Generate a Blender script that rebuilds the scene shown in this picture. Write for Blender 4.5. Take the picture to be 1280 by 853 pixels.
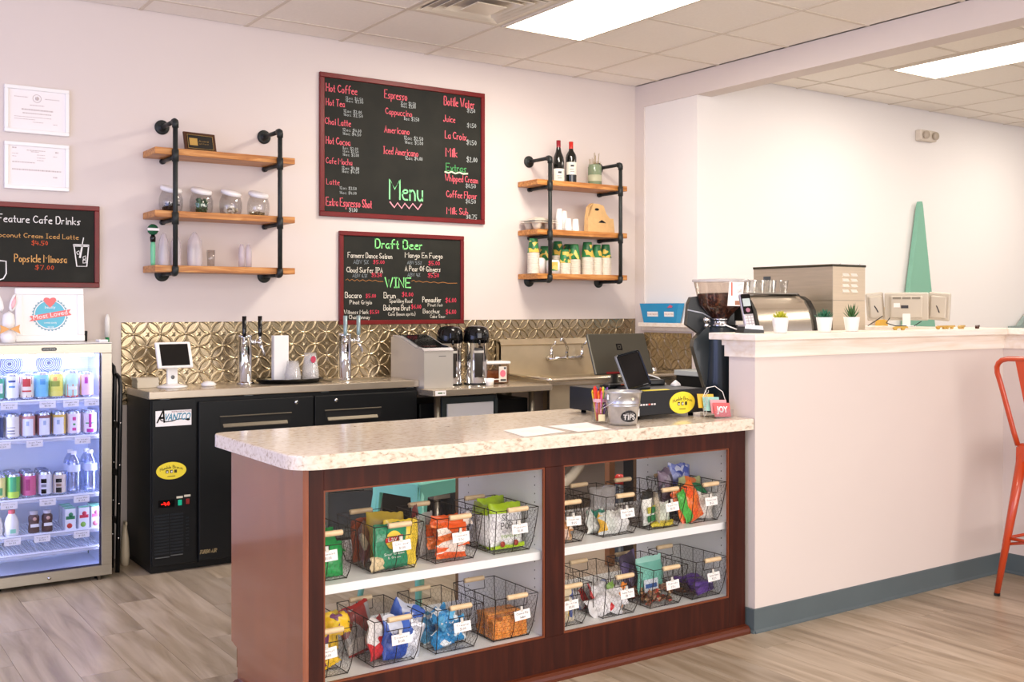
import bpy, bmesh, math, random
from mathutils import Matrix, Vector
random.seed(7)
for o in list(bpy.data.objects): bpy.data.objects.remove(o)
SC = bpy.context.scene; COL = SC.collection; PI = math.pi; R = math.radians

# ------------------------------------------------------------------ camera, world, lights, exposure
cd = bpy.data.cameras.new('camera'); cam = bpy.data.objects.new('camera', cd); COL.objects.link(cam)
cd.sensor_width = 36; cd.lens = 37.30; cd.shift_y = -0.0323; cd.clip_start = .05
cam.location = (0, 0, 1.38); cam.rotation_euler = (R(90), 0, R(-34.41)); SC.camera = cam
SC.view_settings.view_transform = 'Standard'; SC.view_settings.look = 'None'
SC.view_settings.gamma = 1; SC.view_settings.use_curve_mapping = False
SC.view_settings.exposure = 0.05
SC.cycles.transparent_max_bounces = 32

def lin(h):
    h = h.lstrip('#'); v = [int(h[i:i+2], 16)/255 for i in (0, 2, 4)]
    return tuple((c/12.92 if c <= .04045 else ((c+.055)/1.055)**2.4) for c in v)
W = bpy.data.worlds.new('daylight'); SC.world = W; W.use_nodes = True
bg = W.node_tree.nodes['Background']; bg.inputs[0].default_value = (*lin('#F1F0FF'), 1); bg.inputs[1].default_value = 1.25

def area(name, loc, rot, sx, sy, power, color):
    l = bpy.data.lights.new(name, 'AREA'); l.shape = 'RECTANGLE'; l.size = sx; l.size_y = sy
    l.energy = power; l.color = color
    o = bpy.data.objects.new(name, l); o.location = loc; o.rotation_euler = rot; COL.objects.link(o); return o
# daylight through the shop-front windows behind the photographer and on the left
area('window_daylight', (1.5, -3.2, 1.8), (R(90), 0, 0), 6.5, 2.4, 270, lin('#FFF5EC'))
area('side_window_daylight', (-1.7, 3.2, 1.5), (R(90), 0, R(-90)), 3.0, 2.0, 60, lin('#A9B6FF'))
area('fridge_led_glow', (1.075, 5.70, 1.12), (R(25), 0, 0), .44, .04, 2.2, lin('#AEB4FF'))
# ceiling fixtures
area('troffer_light', (3.762, 4.577, 3.030), (0, 0, 0), .55, 1.15, 50, lin('#FFF3E2'))
area('troffer_light', (1.9, 1.5, 3.0), (0, 0, 0), .55, 1.15, 46, lin('#FFF3E2'))
area('troffer_light', (6.58, 4.045, 3.030), (0, 0, 0), .5, 1.06, 25, lin('#FFF3E2'))
area('troffer_light', (8.8, 4.045, 3.030), (0, 0, 0), .5, 1.06, 25, lin('#FFF3E2'))
area('troffer_light', (7.2, 1.2, 3.0), (0, 0, 0), .5, 1.1, 22, lin('#FFF3E2'))

# ------------------------------------------------------------------ materials
_M = {}
def nt(m): m.use_nodes = True; return m.node_tree.nodes, m.node_tree.links
def mat(name, col, rough=.5, metal=0., spec=.5, var=.0, vs=30., bump=0., bs=200., emit=0., trans=0., alpha=1., coat=0., stretch=None, ecol=None, ior=1.45):
    if name in _M: return _M[name]
    m = bpy.data.materials.new(name); N, L = nt(m); b = N['Principled BSDF']
    c = lin(col) if isinstance(col, str) else col
    b.inputs['Base Color'].default_value = (*c, 1); b.inputs['Roughness'].default_value = rough
    b.inputs['Metallic'].default_value = metal; b.inputs['Specular IOR Level'].default_value = spec
    b.inputs['IOR'].default_value = ior
    if coat: b.inputs['Coat Weight'].default_value = coat; b.inputs['Coat Roughness'].default_value = .08
    if trans: b.inputs['Transmission Weight'].default_value = trans
    if alpha < 1: b.inputs['Alpha'].default_value = alpha
    if emit: b.inputs['Emission Color'].default_value = (*(lin(ecol) if ecol else c), 1); b.inputs['Emission Strength'].default_value = emit
    if var or bump or stretch:
        tc = N.new('ShaderNodeTexCoord'); mp = N.new('ShaderNodeMapping'); L.new(tc.outputs['Object'], mp.inputs[0])
        if stretch: mp.inputs['Scale'].default_value = stretch
    if var:
        n = N.new('ShaderNodeTexNoise'); n.inputs['Scale'].default_value = vs; n.inputs['Detail'].default_value = 4
        L.new(mp.outputs[0], n.inputs['Vector'])
        r = N.new('ShaderNodeValToRGB'); r.color_ramp.elements[0].position = .3; r.color_ramp.elements[1].position = .7
        r.color_ramp.elements[0].color = (*[x*(1-var) for x in c], 1); r.color_ramp.elements[1].color = (*[min(1, x*(1+var)) for x in c], 1)
        L.new(n.outputs[0], r.inputs[0]); L.new(r.outputs[0], b.inputs['Base Color'])
    if bump:
        n2 = N.new('ShaderNodeTexNoise'); n2.inputs['Scale'].default_value = bs; L.new(mp.outputs[0], n2.inputs['Vector'])
        bp = N.new('ShaderNodeBump'); bp.inputs['Strength'].default_value = bump; bp.inputs['Distance'].default_value = .002
        L.new(n2.outputs[0], bp.inputs['Height']); L.new(bp.outputs[0], b.inputs['Normal'])
    _M[name] = m; return m

def ramp_mat(name, stops, scale=8., kind='noise', rough=.5, metal=0., stretch=(1, 1, 1), detail=5., bump=0., coat=0., dist=0., perobj=0., jit=0.):
    """colour from a noise / voronoi through a ramp, optional per-object offset and brightness jitter"""
    if name in _M: return _M[name]
    m = bpy.data.materials.new(name); N, L = nt(m); b = N['Principled BSDF']
    b.inputs['Roughness'].default_value = rough; b.inputs['Metallic'].default_value = metal
    if coat: b.inputs['Coat Weight'].default_value = coat; b.inputs['Coat Roughness'].default_value = .1
    tc = N.new('ShaderNodeTexCoord'); mp = N.new('ShaderNodeMapping'); mp.inputs['Scale'].default_value = stretch
    L.new(tc.outputs['Object'], mp.inputs[0])
    if perobj:
        oi = N.new('ShaderNodeObjectInfo'); mu = N.new('ShaderNodeMath'); mu.operation = 'MULTIPLY'; mu.inputs[1].default_value = perobj
        L.new(oi.outputs['Random'], mu.inputs[0]); L.new(mu.outputs[0], mp.inputs['Location'])
    if kind == 'noise':
        n = N.new('ShaderNodeTexNoise'); n.inputs['Scale'].default_value = scale; n.inputs['Detail'].default_value = detail; n.inputs['Distortion'].default_value = dist
        out = n.outputs[0]
    else:
        n = N.new('ShaderNodeTexVoronoi'); n.inputs['Scale'].default_value = scale
        sx = N.new('ShaderNodeSeparateColor'); L.new(n.outputs['Color'], sx.inputs[0]); out = sx.outputs[0]
    L.new(mp.outputs[0], n.inputs['Vector'])
    r = N.new('ShaderNodeValToRGB'); cr = r.color_ramp
    if kind != 'noise': cr.interpolation = 'CONSTANT'
    while len(cr.elements) < len(stops): cr.elements.new(.5)
    for e, (p, c) in zip(cr.elements, stops): e.position = p; e.color = (*lin(c), 1)
    L.new(out, r.inputs[0]); last = r.outputs[0]
    if jit:
        oi2 = N.new('ShaderNodeObjectInfo'); mr = N.new('ShaderNodeMapRange'); mr.inputs['To Min'].default_value = 1-jit; mr.inputs['To Max'].default_value = 1+jit*.6
        L.new(oi2.outputs['Random'], mr.inputs['Value'])
        mx = N.new('ShaderNodeVectorMath'); mx.operation = 'SCALE'; L.new(last, mx.inputs[0]); L.new(mr.outputs[0], mx.inputs['Scale']); last = mx.outputs[0]
    L.new(last, b.inputs['Base Color'])
    if bump:
        bp = N.new('ShaderNodeBump'); bp.inputs['Strength'].default_value = bump; bp.inputs['Distance'].default_value = .003
        L.new(out, bp.inputs['Height']); L.new(bp.outputs[0], b.inputs['Normal'])
    _M[name] = m; return m

def glass(name, tint='#FFFFFF', rough=.02, a=.03):
    """thin clear sheet: mostly see-through with a gloss"""
    if name in _M: return _M[name]
    m = bpy.data.materials.new(name); N, L = nt(m); out = N['Material Output']; N.remove(N['Principled BSDF'])
    t = N.new('ShaderNodeBsdfTransparent'); t.inputs[0].default_value = (*lin(tint), 1)
    g = N.new('ShaderNodeBsdfGlossy'); g.inputs['Roughness'].default_value = rough
    f = N.new('ShaderNodeLayerWeight'); f.inputs[0].default_value = .5; pw_ = N.new('ShaderNodeMath'); pw_.operation = 'POWER'; pw_.inputs[1].default_value = 4; L.new(f.outputs['Facing'], pw_.inputs[0])
    ad = N.new('ShaderNodeMath'); ad.operation = 'MULTIPLY_ADD'; ad.inputs[1].default_value = .55; ad.inputs[2].default_value = a; ad.use_clamp = True; L.new(pw_.outputs[0], ad.inputs[0])
    mx = N.new('ShaderNodeMixShader'); L.new(ad.outputs[0], mx.inputs[0]); L.new(t.outputs[0], mx.inputs[1]); L.new(g.outputs[0], mx.inputs[2])
    L.new(mx.outputs[0], out.inputs[0]); _M[name] = m; return m

def plastic_film(name, tint, dens=.4, rough=.25):
    """translucent plastic: part clear, part milky"""
    if name in _M: return _M[name]
    m = bpy.data.materials.new(name); N, L = nt(m); out = N['Material Output']; b = N['Principled BSDF']
    b.inputs['Base Color'].default_value = (*lin(tint), 1); b.inputs['Roughness'].default_value = rough
    t = N.new('ShaderNodeBsdfTransparent'); mx = N.new('ShaderNodeMixShader'); mx.inputs[0].default_value = dens
    L.new(t.outputs[0], mx.inputs[1]); L.new(b.outputs[0], mx.inputs[2]); L.new(mx.outputs[0], out.inputs[0]); _M[name] = m; return m

PAINT = mat('lilac_wall_paint', '#DCD1CB', .75, var=.015, vs=1.2, bump=.04, bs=350)
WHITEP = mat('white_wall_paint', '#EDE9E6', .75, bump=.04, bs=350)
BASEB = mat('slate_vinyl_baseboard', '#586468', .45, var=.04, vs=6)
TILE = mat('ceiling_tile', '#F3ECE2', .9, var=.02, vs=60, bump=.15, bs=260)
GRID = mat('ceiling_grid_metal', '#DACFBF', .5)
STEEL = mat('brushed_stainless', '#A8A297', .36, 1., var=.05, vs=12, stretch=(1, 1, 40))
STEELH = mat('brushed_stainless_top', '#CFC2AE', .25, .72, var=.05, vs=8, stretch=(1, 30, 1))
CHROME = mat('chrome', '#D8D8DA', .08, 1.)
BLACK = mat('black_steel', '#06090C', .45, spec=.4)
BLACKP = mat('black_plastic', '#121417', .35)
BLACKG = mat('black_gloss', '#08090B', .12)
PIPE = mat('black_iron_pipe', '#2B2F2E', .48, .3, var=.2, vs=30)
WOODSH = ramp_mat('oiled_shelf_wood', [(.3, '#9A5A22'), (.5, '#BC7A38'), (.7, '#D59B58')], 5, stretch=(1.2, 9, 14), rough=.4, bump=.12, dist=.6)
CHERRY = ramp_mat('cherry_stained_wood', [(.25, '#2C0F09'), (.5, '#38150C'), (.75, '#481D10')], 4, stretch=(9, 9, .8), rough=.4, dist=.5)
CHERRYS = ramp_mat('cherry_veneer', [(.25, '#6E3318'), (.5, '#823F1E'), (.75, '#934C28')], 4, stretch=(9, 9, .5), rough=.25, coat=1., dist=.8)
CHERRY.node_tree.nodes['Principled BSDF'].inputs['Specular IOR Level'].default_value = .25
LAMI = ramp_mat('granite_laminate', [(.3, '#B09C88'), (.4, '#D6C6B2'), (.5, '#E2D5C4'), (.62, '#E9DDCE'), (.74, '#D9C8B4'), (.84, '#B8A38E')], 62, rough=.13, detail=10, dist=.5, stretch=(.7, 1.3, 1.2))
FLOORM = ramp_mat('vinyl_plank', [(.2, '#7C6C5A'), (.4, '#A19078'), (.58, '#B6A690'), (.8, '#C6B8A4')], 3.2, stretch=(5, .55, 1), rough=.33, detail=7, dist=.8, bump=.05, perobj=37., jit=.17)
WHITE = mat('white_gloss', '#F2F1EF', .3)
WHITEM = mat('white_matt', '#EFEDEA', .6)
MELAM = mat('white_melamine', '#E9EBEC', .35)
PAPER = mat('paper', '#F7F4F2', .7)
REDF = mat('red_stained_frame', '#6C0C0B', .4, var=.15, vs=14)
SLATE = ramp_mat('chalkboard', [(.3, '#1D1E1A'), (.6, '#25251F'), (.85, '#2E2E28')], 5, rough=.7)
SLATE.node_tree.nodes['Principled BSDF'].inputs['Specular IOR Level'].default_value = .25
CAPW = ramp_mat('whitewashed_wood', [(.25, '#EAD9C6'), (.5, '#F4EADD'), (.75, '#F9F3EC')], 4, stretch=(.8, 6, 10), rough=.45, dist=.4)
BRASS = ramp_mat('antique_gold_tin', [(.3, '#A09072'), (.6, '#AC9C80'), (.8, '#BEB098')], 5, rough=.25, metal=.9)
GREYM = mat('grey_metal', '#777A7A', .45, .6)
GLASS = glass('case_glass', a=.015); CLEAR = glass('clear_plastic', '#F4F4F4', .04, a=.09); JARG = glass('jar_glass', '#F6F6F6', a=.05)
HANDW = ramp_mat('turned_handle_wood', [(.3, '#D9B98C'), (.7, '#EBD3AC')], 20, stretch=(1, 6, 6), rough=.5)
WIRE = mat('dark_basket_wire', '#2A211D', .5, .6)
INK = mat('ink', '#3A3A42', .7)
CH = {'r': mat('chalk_pink_red', '#EA6674', .8), 'w': mat('chalk_grey_white', '#B9C0BE', .8), 'g': mat('chalk_mint', '#8FE8A0', .8),
      'd': mat('chalk_green', '#4FA560', .8), 'G': mat('chalk_bright_green', '#8BE58A', .8), 'c': mat('chalk_cream', '#E8E2D2', .8),
      'y': mat('chalk_dim_grey', '#8E979C', .8), 'p': mat('chalk_hot_red', '#E8405A', .8), 'W': mat('chalk_white', '#F0EEEA', .8),
      'o': mat('chalk_tan', '#D9A560', .8), 'O': mat('chalk_orange', '#E25A32', .8), 'P': mat('chalk_pink', '#F2A0AC', .8), 'l': mat('chalk_pale_green', '#DDF0C0', .8)}

# ------------------------------------------------------------------ mesh helpers
class MB:
    def __init__(s): s.V = []; s.F = []; s.I = []; s.S = []; s.m = None
    def add(s, vs, fs, mi=0, sm=False):
        o = len(s.V)
        s.V += [tuple(s.m @ Vector(v)) for v in vs] if s.m is not None else [tuple(v) for v in vs]
        s.F += [tuple(i+o for i in f) for f in fs]; s.I += [mi]*len(fs); s.S += [sm]*len(fs); return s
    def box(s, x0, x1, y0, y1, z0, z1, b=0., mi=0, seg=2):
        if b:
            bm = bmesh.new(); bmesh.ops.create_cube(bm, size=1)
            for v in bm.verts: v.co = ((x0+x1)/2+v.co.x*(x1-x0), (y0+y1)/2+v.co.y*(y1-y0), (z0+z1)/2+v.co.z*(z1-z0))
            bmesh.ops.bevel(bm, geom=bm.edges[:], offset=b, segments=seg, profile=.5, affect='EDGES')
            bm.verts.index_update(); s.add([v.co[:] for v in bm.verts], [[v.index for v in f.verts] for f in bm.faces], mi, False); bm.free(); return s
        v = [(x, y, z) for z in (z0, z1) for y in (y0, y1) for x in (x0, x1)]
        return s.add(v, [(0, 2, 3, 1), (4, 5, 7, 6), (0, 1, 5, 4), (2, 6, 7, 3), (0, 4, 6, 2), (1, 3, 7, 5)], mi)
    def lathe(s, prof, c=(0, 0, 0), n=20, mi=0, sm=True, ax='z', sq=(1, 1)):
        vs = []; rings = []
        for r, z in prof:
            if r < 1e-6: rings.append([len(vs)]); vs.append((0, 0, z))
            else:
                rings.append(list(range(len(vs), len(vs)+n)))
                vs += [(r*math.cos(2*PI*k/n)*sq[0], r*math.sin(2*PI*k/n)*sq[1], z) for k in range(n)]
        fs = []
        for a, b in zip(rings, rings[1:]):
            for k in range(n):
                k2 = (k+1) % n
                if len(a) == 1 and len(b) == 1: break
                if len(a) == 1: fs.append((a[0], b[k2], b[k])[::-1])
                elif len(b) == 1: fs.append((a[k], a[k2], b[0]))
                else: fs.append((a[k], a[k2], b[k2], b[k]))
        if ax == 'x': vs = [(z, x, y) for x, y, z in vs]
        if ax == 'y': vs = [(y, z, x) for x, y, z in vs]
        if ax == '-y': vs = [(x, -z, y) for x, y, z in vs]
        return s.add([(x+c[0], y+c[1], z+c[2]) for x, y, z in vs], fs, mi, sm)
    def cyl(s, c, r, h, n=20, mi=0, ax='z', r2=None):
        r2 = r if r2 is None else r2
        return s.lathe([(0, 0), (r, 0), (r, 0), (r2, h), (r2, h), (0, h)], c, n, mi, True, ax)
    def tube(s, pts, r, n=8, mi=0, closed=False, sm=True):
        P = [Vector(p) for p in pts]; k = len(P); vs = []; up = Vector((0, 0, 1)); prev = None
        for i in range(k):
            a = P[i-1] if (i > 0 or closed) else P[i]; b = P[(i+1) % k] if (i < k-1 or closed) else P[i]
            t = (b-a).normalized() if (b-a).length > 1e-9 else up
            if prev is None: u = t.orthogonal().normalized()
            else: u = (prev - t*prev.dot(t)); u = u.normalized() if u.length > 1e-6 else t.orthogonal().normalized()
            prev = u; w = t.cross(u); rr = r[i] if isinstance(r, (list, tuple)) else r
            vs += [P[i]+(u*math.cos(2*PI*j/n)+w*math.sin(2*PI*j/n))*rr for j in range(n)]
        fs = []
        for i in range(k if closed else k-1):
            i2 = (i+1) % k
            for j in range(n): fs.append((i*n+j, i*n+(j+1) % n, i2*n+(j+1) % n, i2*n+j))
        if not closed: fs.append(tuple(range(n))[::-1]); fs.append(tuple((k-1)*n+j for j in range(n)))
        return s.add(vs, fs, mi, sm)
    def prism(s, poly, a, b, plane='xz', mi=0, sm=False):
        n = len(poly)
        f = {'xz': lambda p, c: (p[0], c, p[1]), 'xy': lambda p, c: (p[0], p[1], c), 'yz': lambda p, c: (c, p[0], p[1])}[plane]
        vs = [f(p, a) for p in poly]+[f(p, b) for p in poly]
        fs = [tuple(range(n)), tuple(range(n, 2*n))[::-1]]+[(i, i+n, (i+1) % n+n, (i+1) % n) for i in range(n)]
        return s.add(vs, fs, mi, sm)
    def quad(s, a, b, c, d, mi=0): return s.add([a, b, c, d], [(0, 1, 2, 3)], mi)
    def mesh(s, name, mats):
        me = bpy.data.meshes.new(name); me.from_pydata(s.V, [], s.F)
        for m in (mats if isinstance(mats, (list, tuple)) else [mats]): me.materials.append(m)
        me.polygons.foreach_set('material_index', s.I); me.polygons.foreach_set('use_smooth', s.S)
        bm = bmesh.new(); bm.from_mesh(me); bmesh.ops.recalc_face_normals(bm, faces=bm.faces); bm.to_mesh(me); bm.free()
        me.update(); return me
    def build(s, name, mats, parent=None, loc=(0, 0, 0), rot=(0, 0, 0), label=None):
        return link(name, s.mesh(name, mats), parent, loc, rot, label)
def link(name, me, parent=None, loc=(0, 0, 0), rot=(0, 0, 0), label=None):
    o = bpy.data.objects.new(name, me); COL.objects.link(o); o.parent = parent; o.location = loc; o.rotation_euler = rot
    if label: o['label'] = label
    return o
def tag(o, label, cat, group=None, kind=None):
    o['label'] = label; o['category'] = cat
    if group: o['group'] = group
    if kind: o['kind'] = kind
    return o
def thing(name, label, cat, loc=(0, 0, 0), rot=(0, 0, 0), group=None):
    o = bpy.data.objects.new(name, None); COL.objects.link(o); o.location = loc
    o.rotation_euler = rot if isinstance(rot, (tuple, list)) else (0, 0, rot); o.empty_display_size = .05
    return tag(o, label, cat, group)
def struct(o): o['kind'] = 'structure'; return o
def dup(root, loc, rot=None, label=None, group=None):
    r = root.copy(); COL.objects.link(r); r.location = loc
    if rot is not None: r.rotation_euler = rot if isinstance(rot, (tuple, list)) else (0, 0, rot)
    if label: r['label'] = label
    if group: r['group'] = group
    for ch in list(root.children):
        c = ch.copy(); COL.objects.link(c); c.parent = r
        for g in list(ch.children):
            d = g.copy(); COL.objects.link(d); d.parent = c
    return r
def arc(cx, cy, r, a0, a1, n): return [(cx+r*math.cos(R(a0+(a1-a0)*i/n)), cy+r*math.sin(R(a0+(a1-a0)*i/n))) for i in range(n+1)]

# handwriting: single-stroke letters, digits are grid points (x 0-5, y 0-9; baseline 2, capitals to 8)
GL = {'A': '02 28 42|14 34', 'B': '02 08|~08 38 46 35 05|~05 45 43 32 02', 'C': '~47 28 06 04 22 43', 'D': '02 08|~08 38 46 44 32 02', 'E': '48 08 02 42|05 35',
'F': '48 08 02|05 35', 'G': '~47 28 06 04 22 42 44|44 24', 'H': '02 08|42 48|05 45', 'I': '12 18|08 28|02 22', 'J': '~38 34 22 02 03', 'K': '02 08|47 05 42', 'L': '08 02 32',
'M': '02 08 35 68 62', 'N': '02 08 42 48', 'O': '~28 06 04 22 44 46 28', 'P': '02 08|~08 38 46 35 05', 'R': '02 08|~08 38 46 35 05|15 42', 'S': '~47 28 07 15 34 43 22 03',
'T': '08 48|28 22', 'U': '~08 03 22 43 48', 'V': '08 22 48', 'W': '08 22 37 42 68', 'X': '02 48|08 42', 'Y': '08 25 48|25 22', 'Z': '08 48 02 42',
'a': '~35 15 04 03 12 22 34|35 32', 'b': '08 02|~04 15 34 33 22 02', 'c': '~35 15 04 03 12 32', 'd': '38 32|~34 25 15 04 03 12 22 33', 'e': '~04 34 35 15 04 03 12 32',
'f': '~38 28 17 15 12|05 35', 'g': '~35 15 04 13 34|~35 31 20 00', 'h': '08 02|~04 15 25 34 32', 'i': '12 15|17 16', 'j': '~25 21 10 00', 'k': '08 02|35 04 32', 'l': '08 02',
'm': '02 05|~04 15 24 22|~24 35 44 42', 'n': '02 05|~04 15 25 34 32', 'o': '~15 04 03 12 22 33 34 25 15', 'p': '05 00|~05 25 34 33 22 02', 'q': '~35 15 04 13 34|35 30',
'r': '02 05|~04 15 25', 's': '~35 15 04 14 23 22 02', 't': '17 12 22|05 25', 'u': '~05 03 12 22 33|35 32', 'v': '05 12 25', 'w': '05 12 24 32 45', 'x': '05 32|35 02',
'y': '05 13|35 00', 'z': '05 35 02 32', '0': '~18 06 04 12 24 26 18', '1': '07 18 12', '2': '~07 18 27 26 02|02 32', '3': '~08 28 26 15 24 22 02', '4': '08 04 34|27 22',
'5': '38 08 05|~05 25 34 23 22 02', '6': '~28 05 03 12 23 24 15 04', '7': '08 38 12', '8': '~18 07 15 23 12 03 15 27 18', '9': '~25 15 06 17 27 26 22', '$': '~37 18 06 35 34 12 03|29 21',
'%': '02 38|07 17|23 33', '.': '02 03', '(': '~29 15 21', ')': '~09 25 01', 'é': '~04 34 35 15 04 03 12 32|26 38', '/': '02 38', '&': '42 07 18 27 03 12 32', '-': '05 25', "'": '08 07'}
def strokes(t):
    out = []; x = 0.
    for ch in t:
        if ch == ' ': x += 2.6; continue
        w = 0
        for st in GL.get(ch, '02 42').split('|'):
            sm = st[0] == '~'; p = [(float(q[0]), float(q[1])-2) for q in st.lstrip('~').split()]
            w = max(w, max(q[0] for q in p))
            if sm:
                for _ in range(2):
                    q = [p[0]]
                    for a, b in zip(p, p[1:]): q += [(a[0]*.75+b[0]*.25, a[1]*.75+b[1]*.25), (a[0]*.25+b[0]*.75, a[1]*.25+b[1]*.75)]
                    p = q+[p[-1]]
            out.append([(x+a, b) for a, b in p])
        x += w+1.5
    return out, max(x-1.5, 1)
def ribbon(mb, pts, w, y, mi=0, th=.0006):
    """a raised flat stroke in the xz plane facing -y"""
    n = len(pts); L = []; Rr = []
    for i in range(n):
        a = pts[max(i-1, 0)]; b = pts[min(i+1, n-1)]; dx, dz = b[0]-a[0], b[1]-a[1]; l = math.hypot(dx, dz) or 1; dx, dz = dx/l, dz/l
        e = w*.4 if i in (0, n-1) else 0; s = -1 if i == 0 else 1
        px, pz = pts[i][0]+dx*e*s, pts[i][1]+dz*e*s
        L.append((px-dz*w/2, y, pz+dx*w/2)); Rr.append((px+dz*w/2, y, pz-dx*w/2))
    vs = L+Rr; mb.add(vs, [(i, i+1, n+i+1, n+i) for i in range(n-1)], mi)
def write(mb, t, x, z, width, h, y, mi=0, wt=.12, slant=0.):
    ss, tot = strokes(t); kx = width/tot; kz = h/6
    for s in ss: ribbon(mb, [(x+a*kx+b*kz*slant, z+b*kz) for a, b in s], h*wt, y, mi)
def font_mesh(t, size, name='lettering', shear=0., bold=0., ext=.0004, align='CENTER', width=None):
    c = bpy.data.curves.new(name, 'FONT'); c.body = t; c.size = size; c.shear = shear; c.offset = bold; c.extrude = ext; c.align_x = align; c.align_y = 'CENTER'; c.resolution_u = 3
    o = bpy.data.objects.new(name, c); COL.objects.link(o); dg = bpy.context.evaluated_depsgraph_get(); dg.update()
    me = bpy.data.meshes.new_from_object(o.evaluated_get(dg)); bpy.data.objects.remove(o)
    if width:
        xs = [v.co.x for v in me.vertices]; k = width/(max(xs)-min(xs))
        for v in me.vertices: v.co.x *= k
    return me
def lettering(t, size, m, parent, loc, rot=(R(90), 0, 0), label=None, **k):
    me = font_mesh(t, size, **k); me.materials.clear(); me.materials.append(m)
    return link('lettering', me, parent, loc, rot, label)
def disc(mb, cx, cz, rx, rz, y0, y1, n=32, mi=0): mb.prism([(cx+rx*math.cos(2*PI*i/n), cz+rz*math.sin(2*PI*i/n)) for i in range(n)], y0, y1, 'xz', mi)
# ------------------------------------------------------------------ the room
YB, XW, ZC = 6.046, 5.26, 3.038
fl = struct(MB().box(-3, 12, -4, 8, -.06, -.004).build('floor', mat('floor_underlay', '#A09080', .5)))
pw, pl = .182, 1.22
plank = MB().box(-pw/2+.0006, pw/2-.0006, -pl/2+.0006, pl/2-.0006, -.004, 0).mesh('floor_plank', FLOORM)
cnt = 0
cand = []
for i in range(-2, 40):
    off = (i*.47) % 1.22
    for j in range(-1, 7):
        x = .0+pw/2+i*pw; y = off+j*pl
        if y < .8 or y > 6.2 or x > 7.2: continue
        # keep what the lens can see of the floor (from 2.6 m out)
        if math.hypot(x, y) < 2.4 or abs(math.atan2(x, y)-R(34.4)) > R(33): continue
        if 3.2 < x < 5.2 and y > 3.9: continue
        cand.append((math.hypot(x, y), x, y))
for d, x, y in sorted(cand)[:290]:
    link('floor_plank', plank, fl, (x, y, 0))
ce = struct(MB().box(-3, XW+.15, -3, YB+.1, ZC+.012, ZC+.06).box(XW+.15, 12, -3, 5.5, ZC+.012, ZC+.06).build('ceiling', mat('ceiling_void', '#C9BEB0', .9)))
X0, T, Y0 = 1.628, .6096, YB-.25
tmesh = {}
def ctile(x0, x1, y0, y1):
    x0 += .012; x1 -= .012; y0 += .012; y1 -= .012
    if x1-x0 < .03 or y1-y0 < .03: return
    key = (round(x1-x0, 3), round(y1-y0, 3))
    if key not in tmesh: tmesh[key] = MB().box(-key[0]/2, key[0]/2, -key[1]/2, key[1]/2, .003, .012).mesh('ceiling_tile', TILE)
    link('ceiling_tile', tmesh[key], ce, ((x0+x1)/2, (y0+y1)/2, ZC))
g = MB()
for k in range(-4, 8):
    x = X0+k*T
    if x < XW: g.box(x-.012, x+.012, 1.4, YB, ZC, ZC+.012)
for j in range(0, 8):
    y = Y0-j*T; g.box(-.9, XW, y-.012, y+.012, ZC+.0005, ZC+.0125)
for k in range(-4, 6):
    xa = X0+k*T; xb = min(X0+(k+1)*T, XW)
    if xa >= XW: continue
    for j in range(-1, 6):
        yb = min(Y0-j*T, YB); ya = Y0-(j+1)*T
        if k == 2 and j == 1: continue          # air diffuser
        if k == 3 and j in (1, 2): continue     # light fixture
        ctile(xa, xb, ya, yb)
TR, XR, YR = .555, 6.31, 5.155
for k in range(-1, 9):
    x = XR+k*TR; g.box(x-.01, x+.01, 1.4, 5.4, ZC, ZC+.012)
for j in range(0, 7):
    y = YR-j*TR; g.box(XW+.15, 11, y-.01, y+.01, ZC+.0005, ZC+.0125)
for k in range(-2, 8):
    xa = max(XR+k*TR, XW+.15); xb = XR+(k+1)*TR
    for j in range(-1, 5):
        yb = min(YR-j*TR, 5.4); ya = YR-(j+1)*TR
        if k in (0, 4) and j in (1, 2): continue
        ctile(xa, xb, ya, yb)
g.build('ceiling_grid', GRID, ce)
LIGHT = mat('lit_diffuser', '#FFFFFF', .5, emit=4.2, ecol='#FFFBF4')
def troffer(x0, x1, y0, y1, label, z=ZC):
    t = thing('ceiling_light', label, 'ceiling light', ((x0+x1)/2, (y0+y1)/2, z)); w, l = (x1-x0)/2, (y1-y0)/2
    m = MB()
    for a in ((-w, w, -l, -l+.02), (-w, w, l-.02, l), (-w, -w+.02, -l+.02, l-.02), (w-.02, w, -l+.02, l-.02)): m.box(*a, -.01, .0)
    m.build('frame', GRID, t); MB().box(-w+.02, w-.02, -l+.02, l-.02, -.002, .0).build('diffuser', LIGHT, t)
troffer(X0+3*T+.012, X0+4*T-.012, Y0-3*T+.012, Y0-T-.012, 'long lit ceiling light panel over the work area beside the air diffuser')
troffer(XR+.01, XR+TR-.03, YR-3*TR+.01, YR-TR-.01, 'long lit ceiling light panel in the room beyond the beam')
troffer(XR+4*TR+.01, XR+5*TR-.03, YR-3*TR+.01, YR-TR-.01, 'further lit ceiling light panel in the right-hand room')
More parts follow.
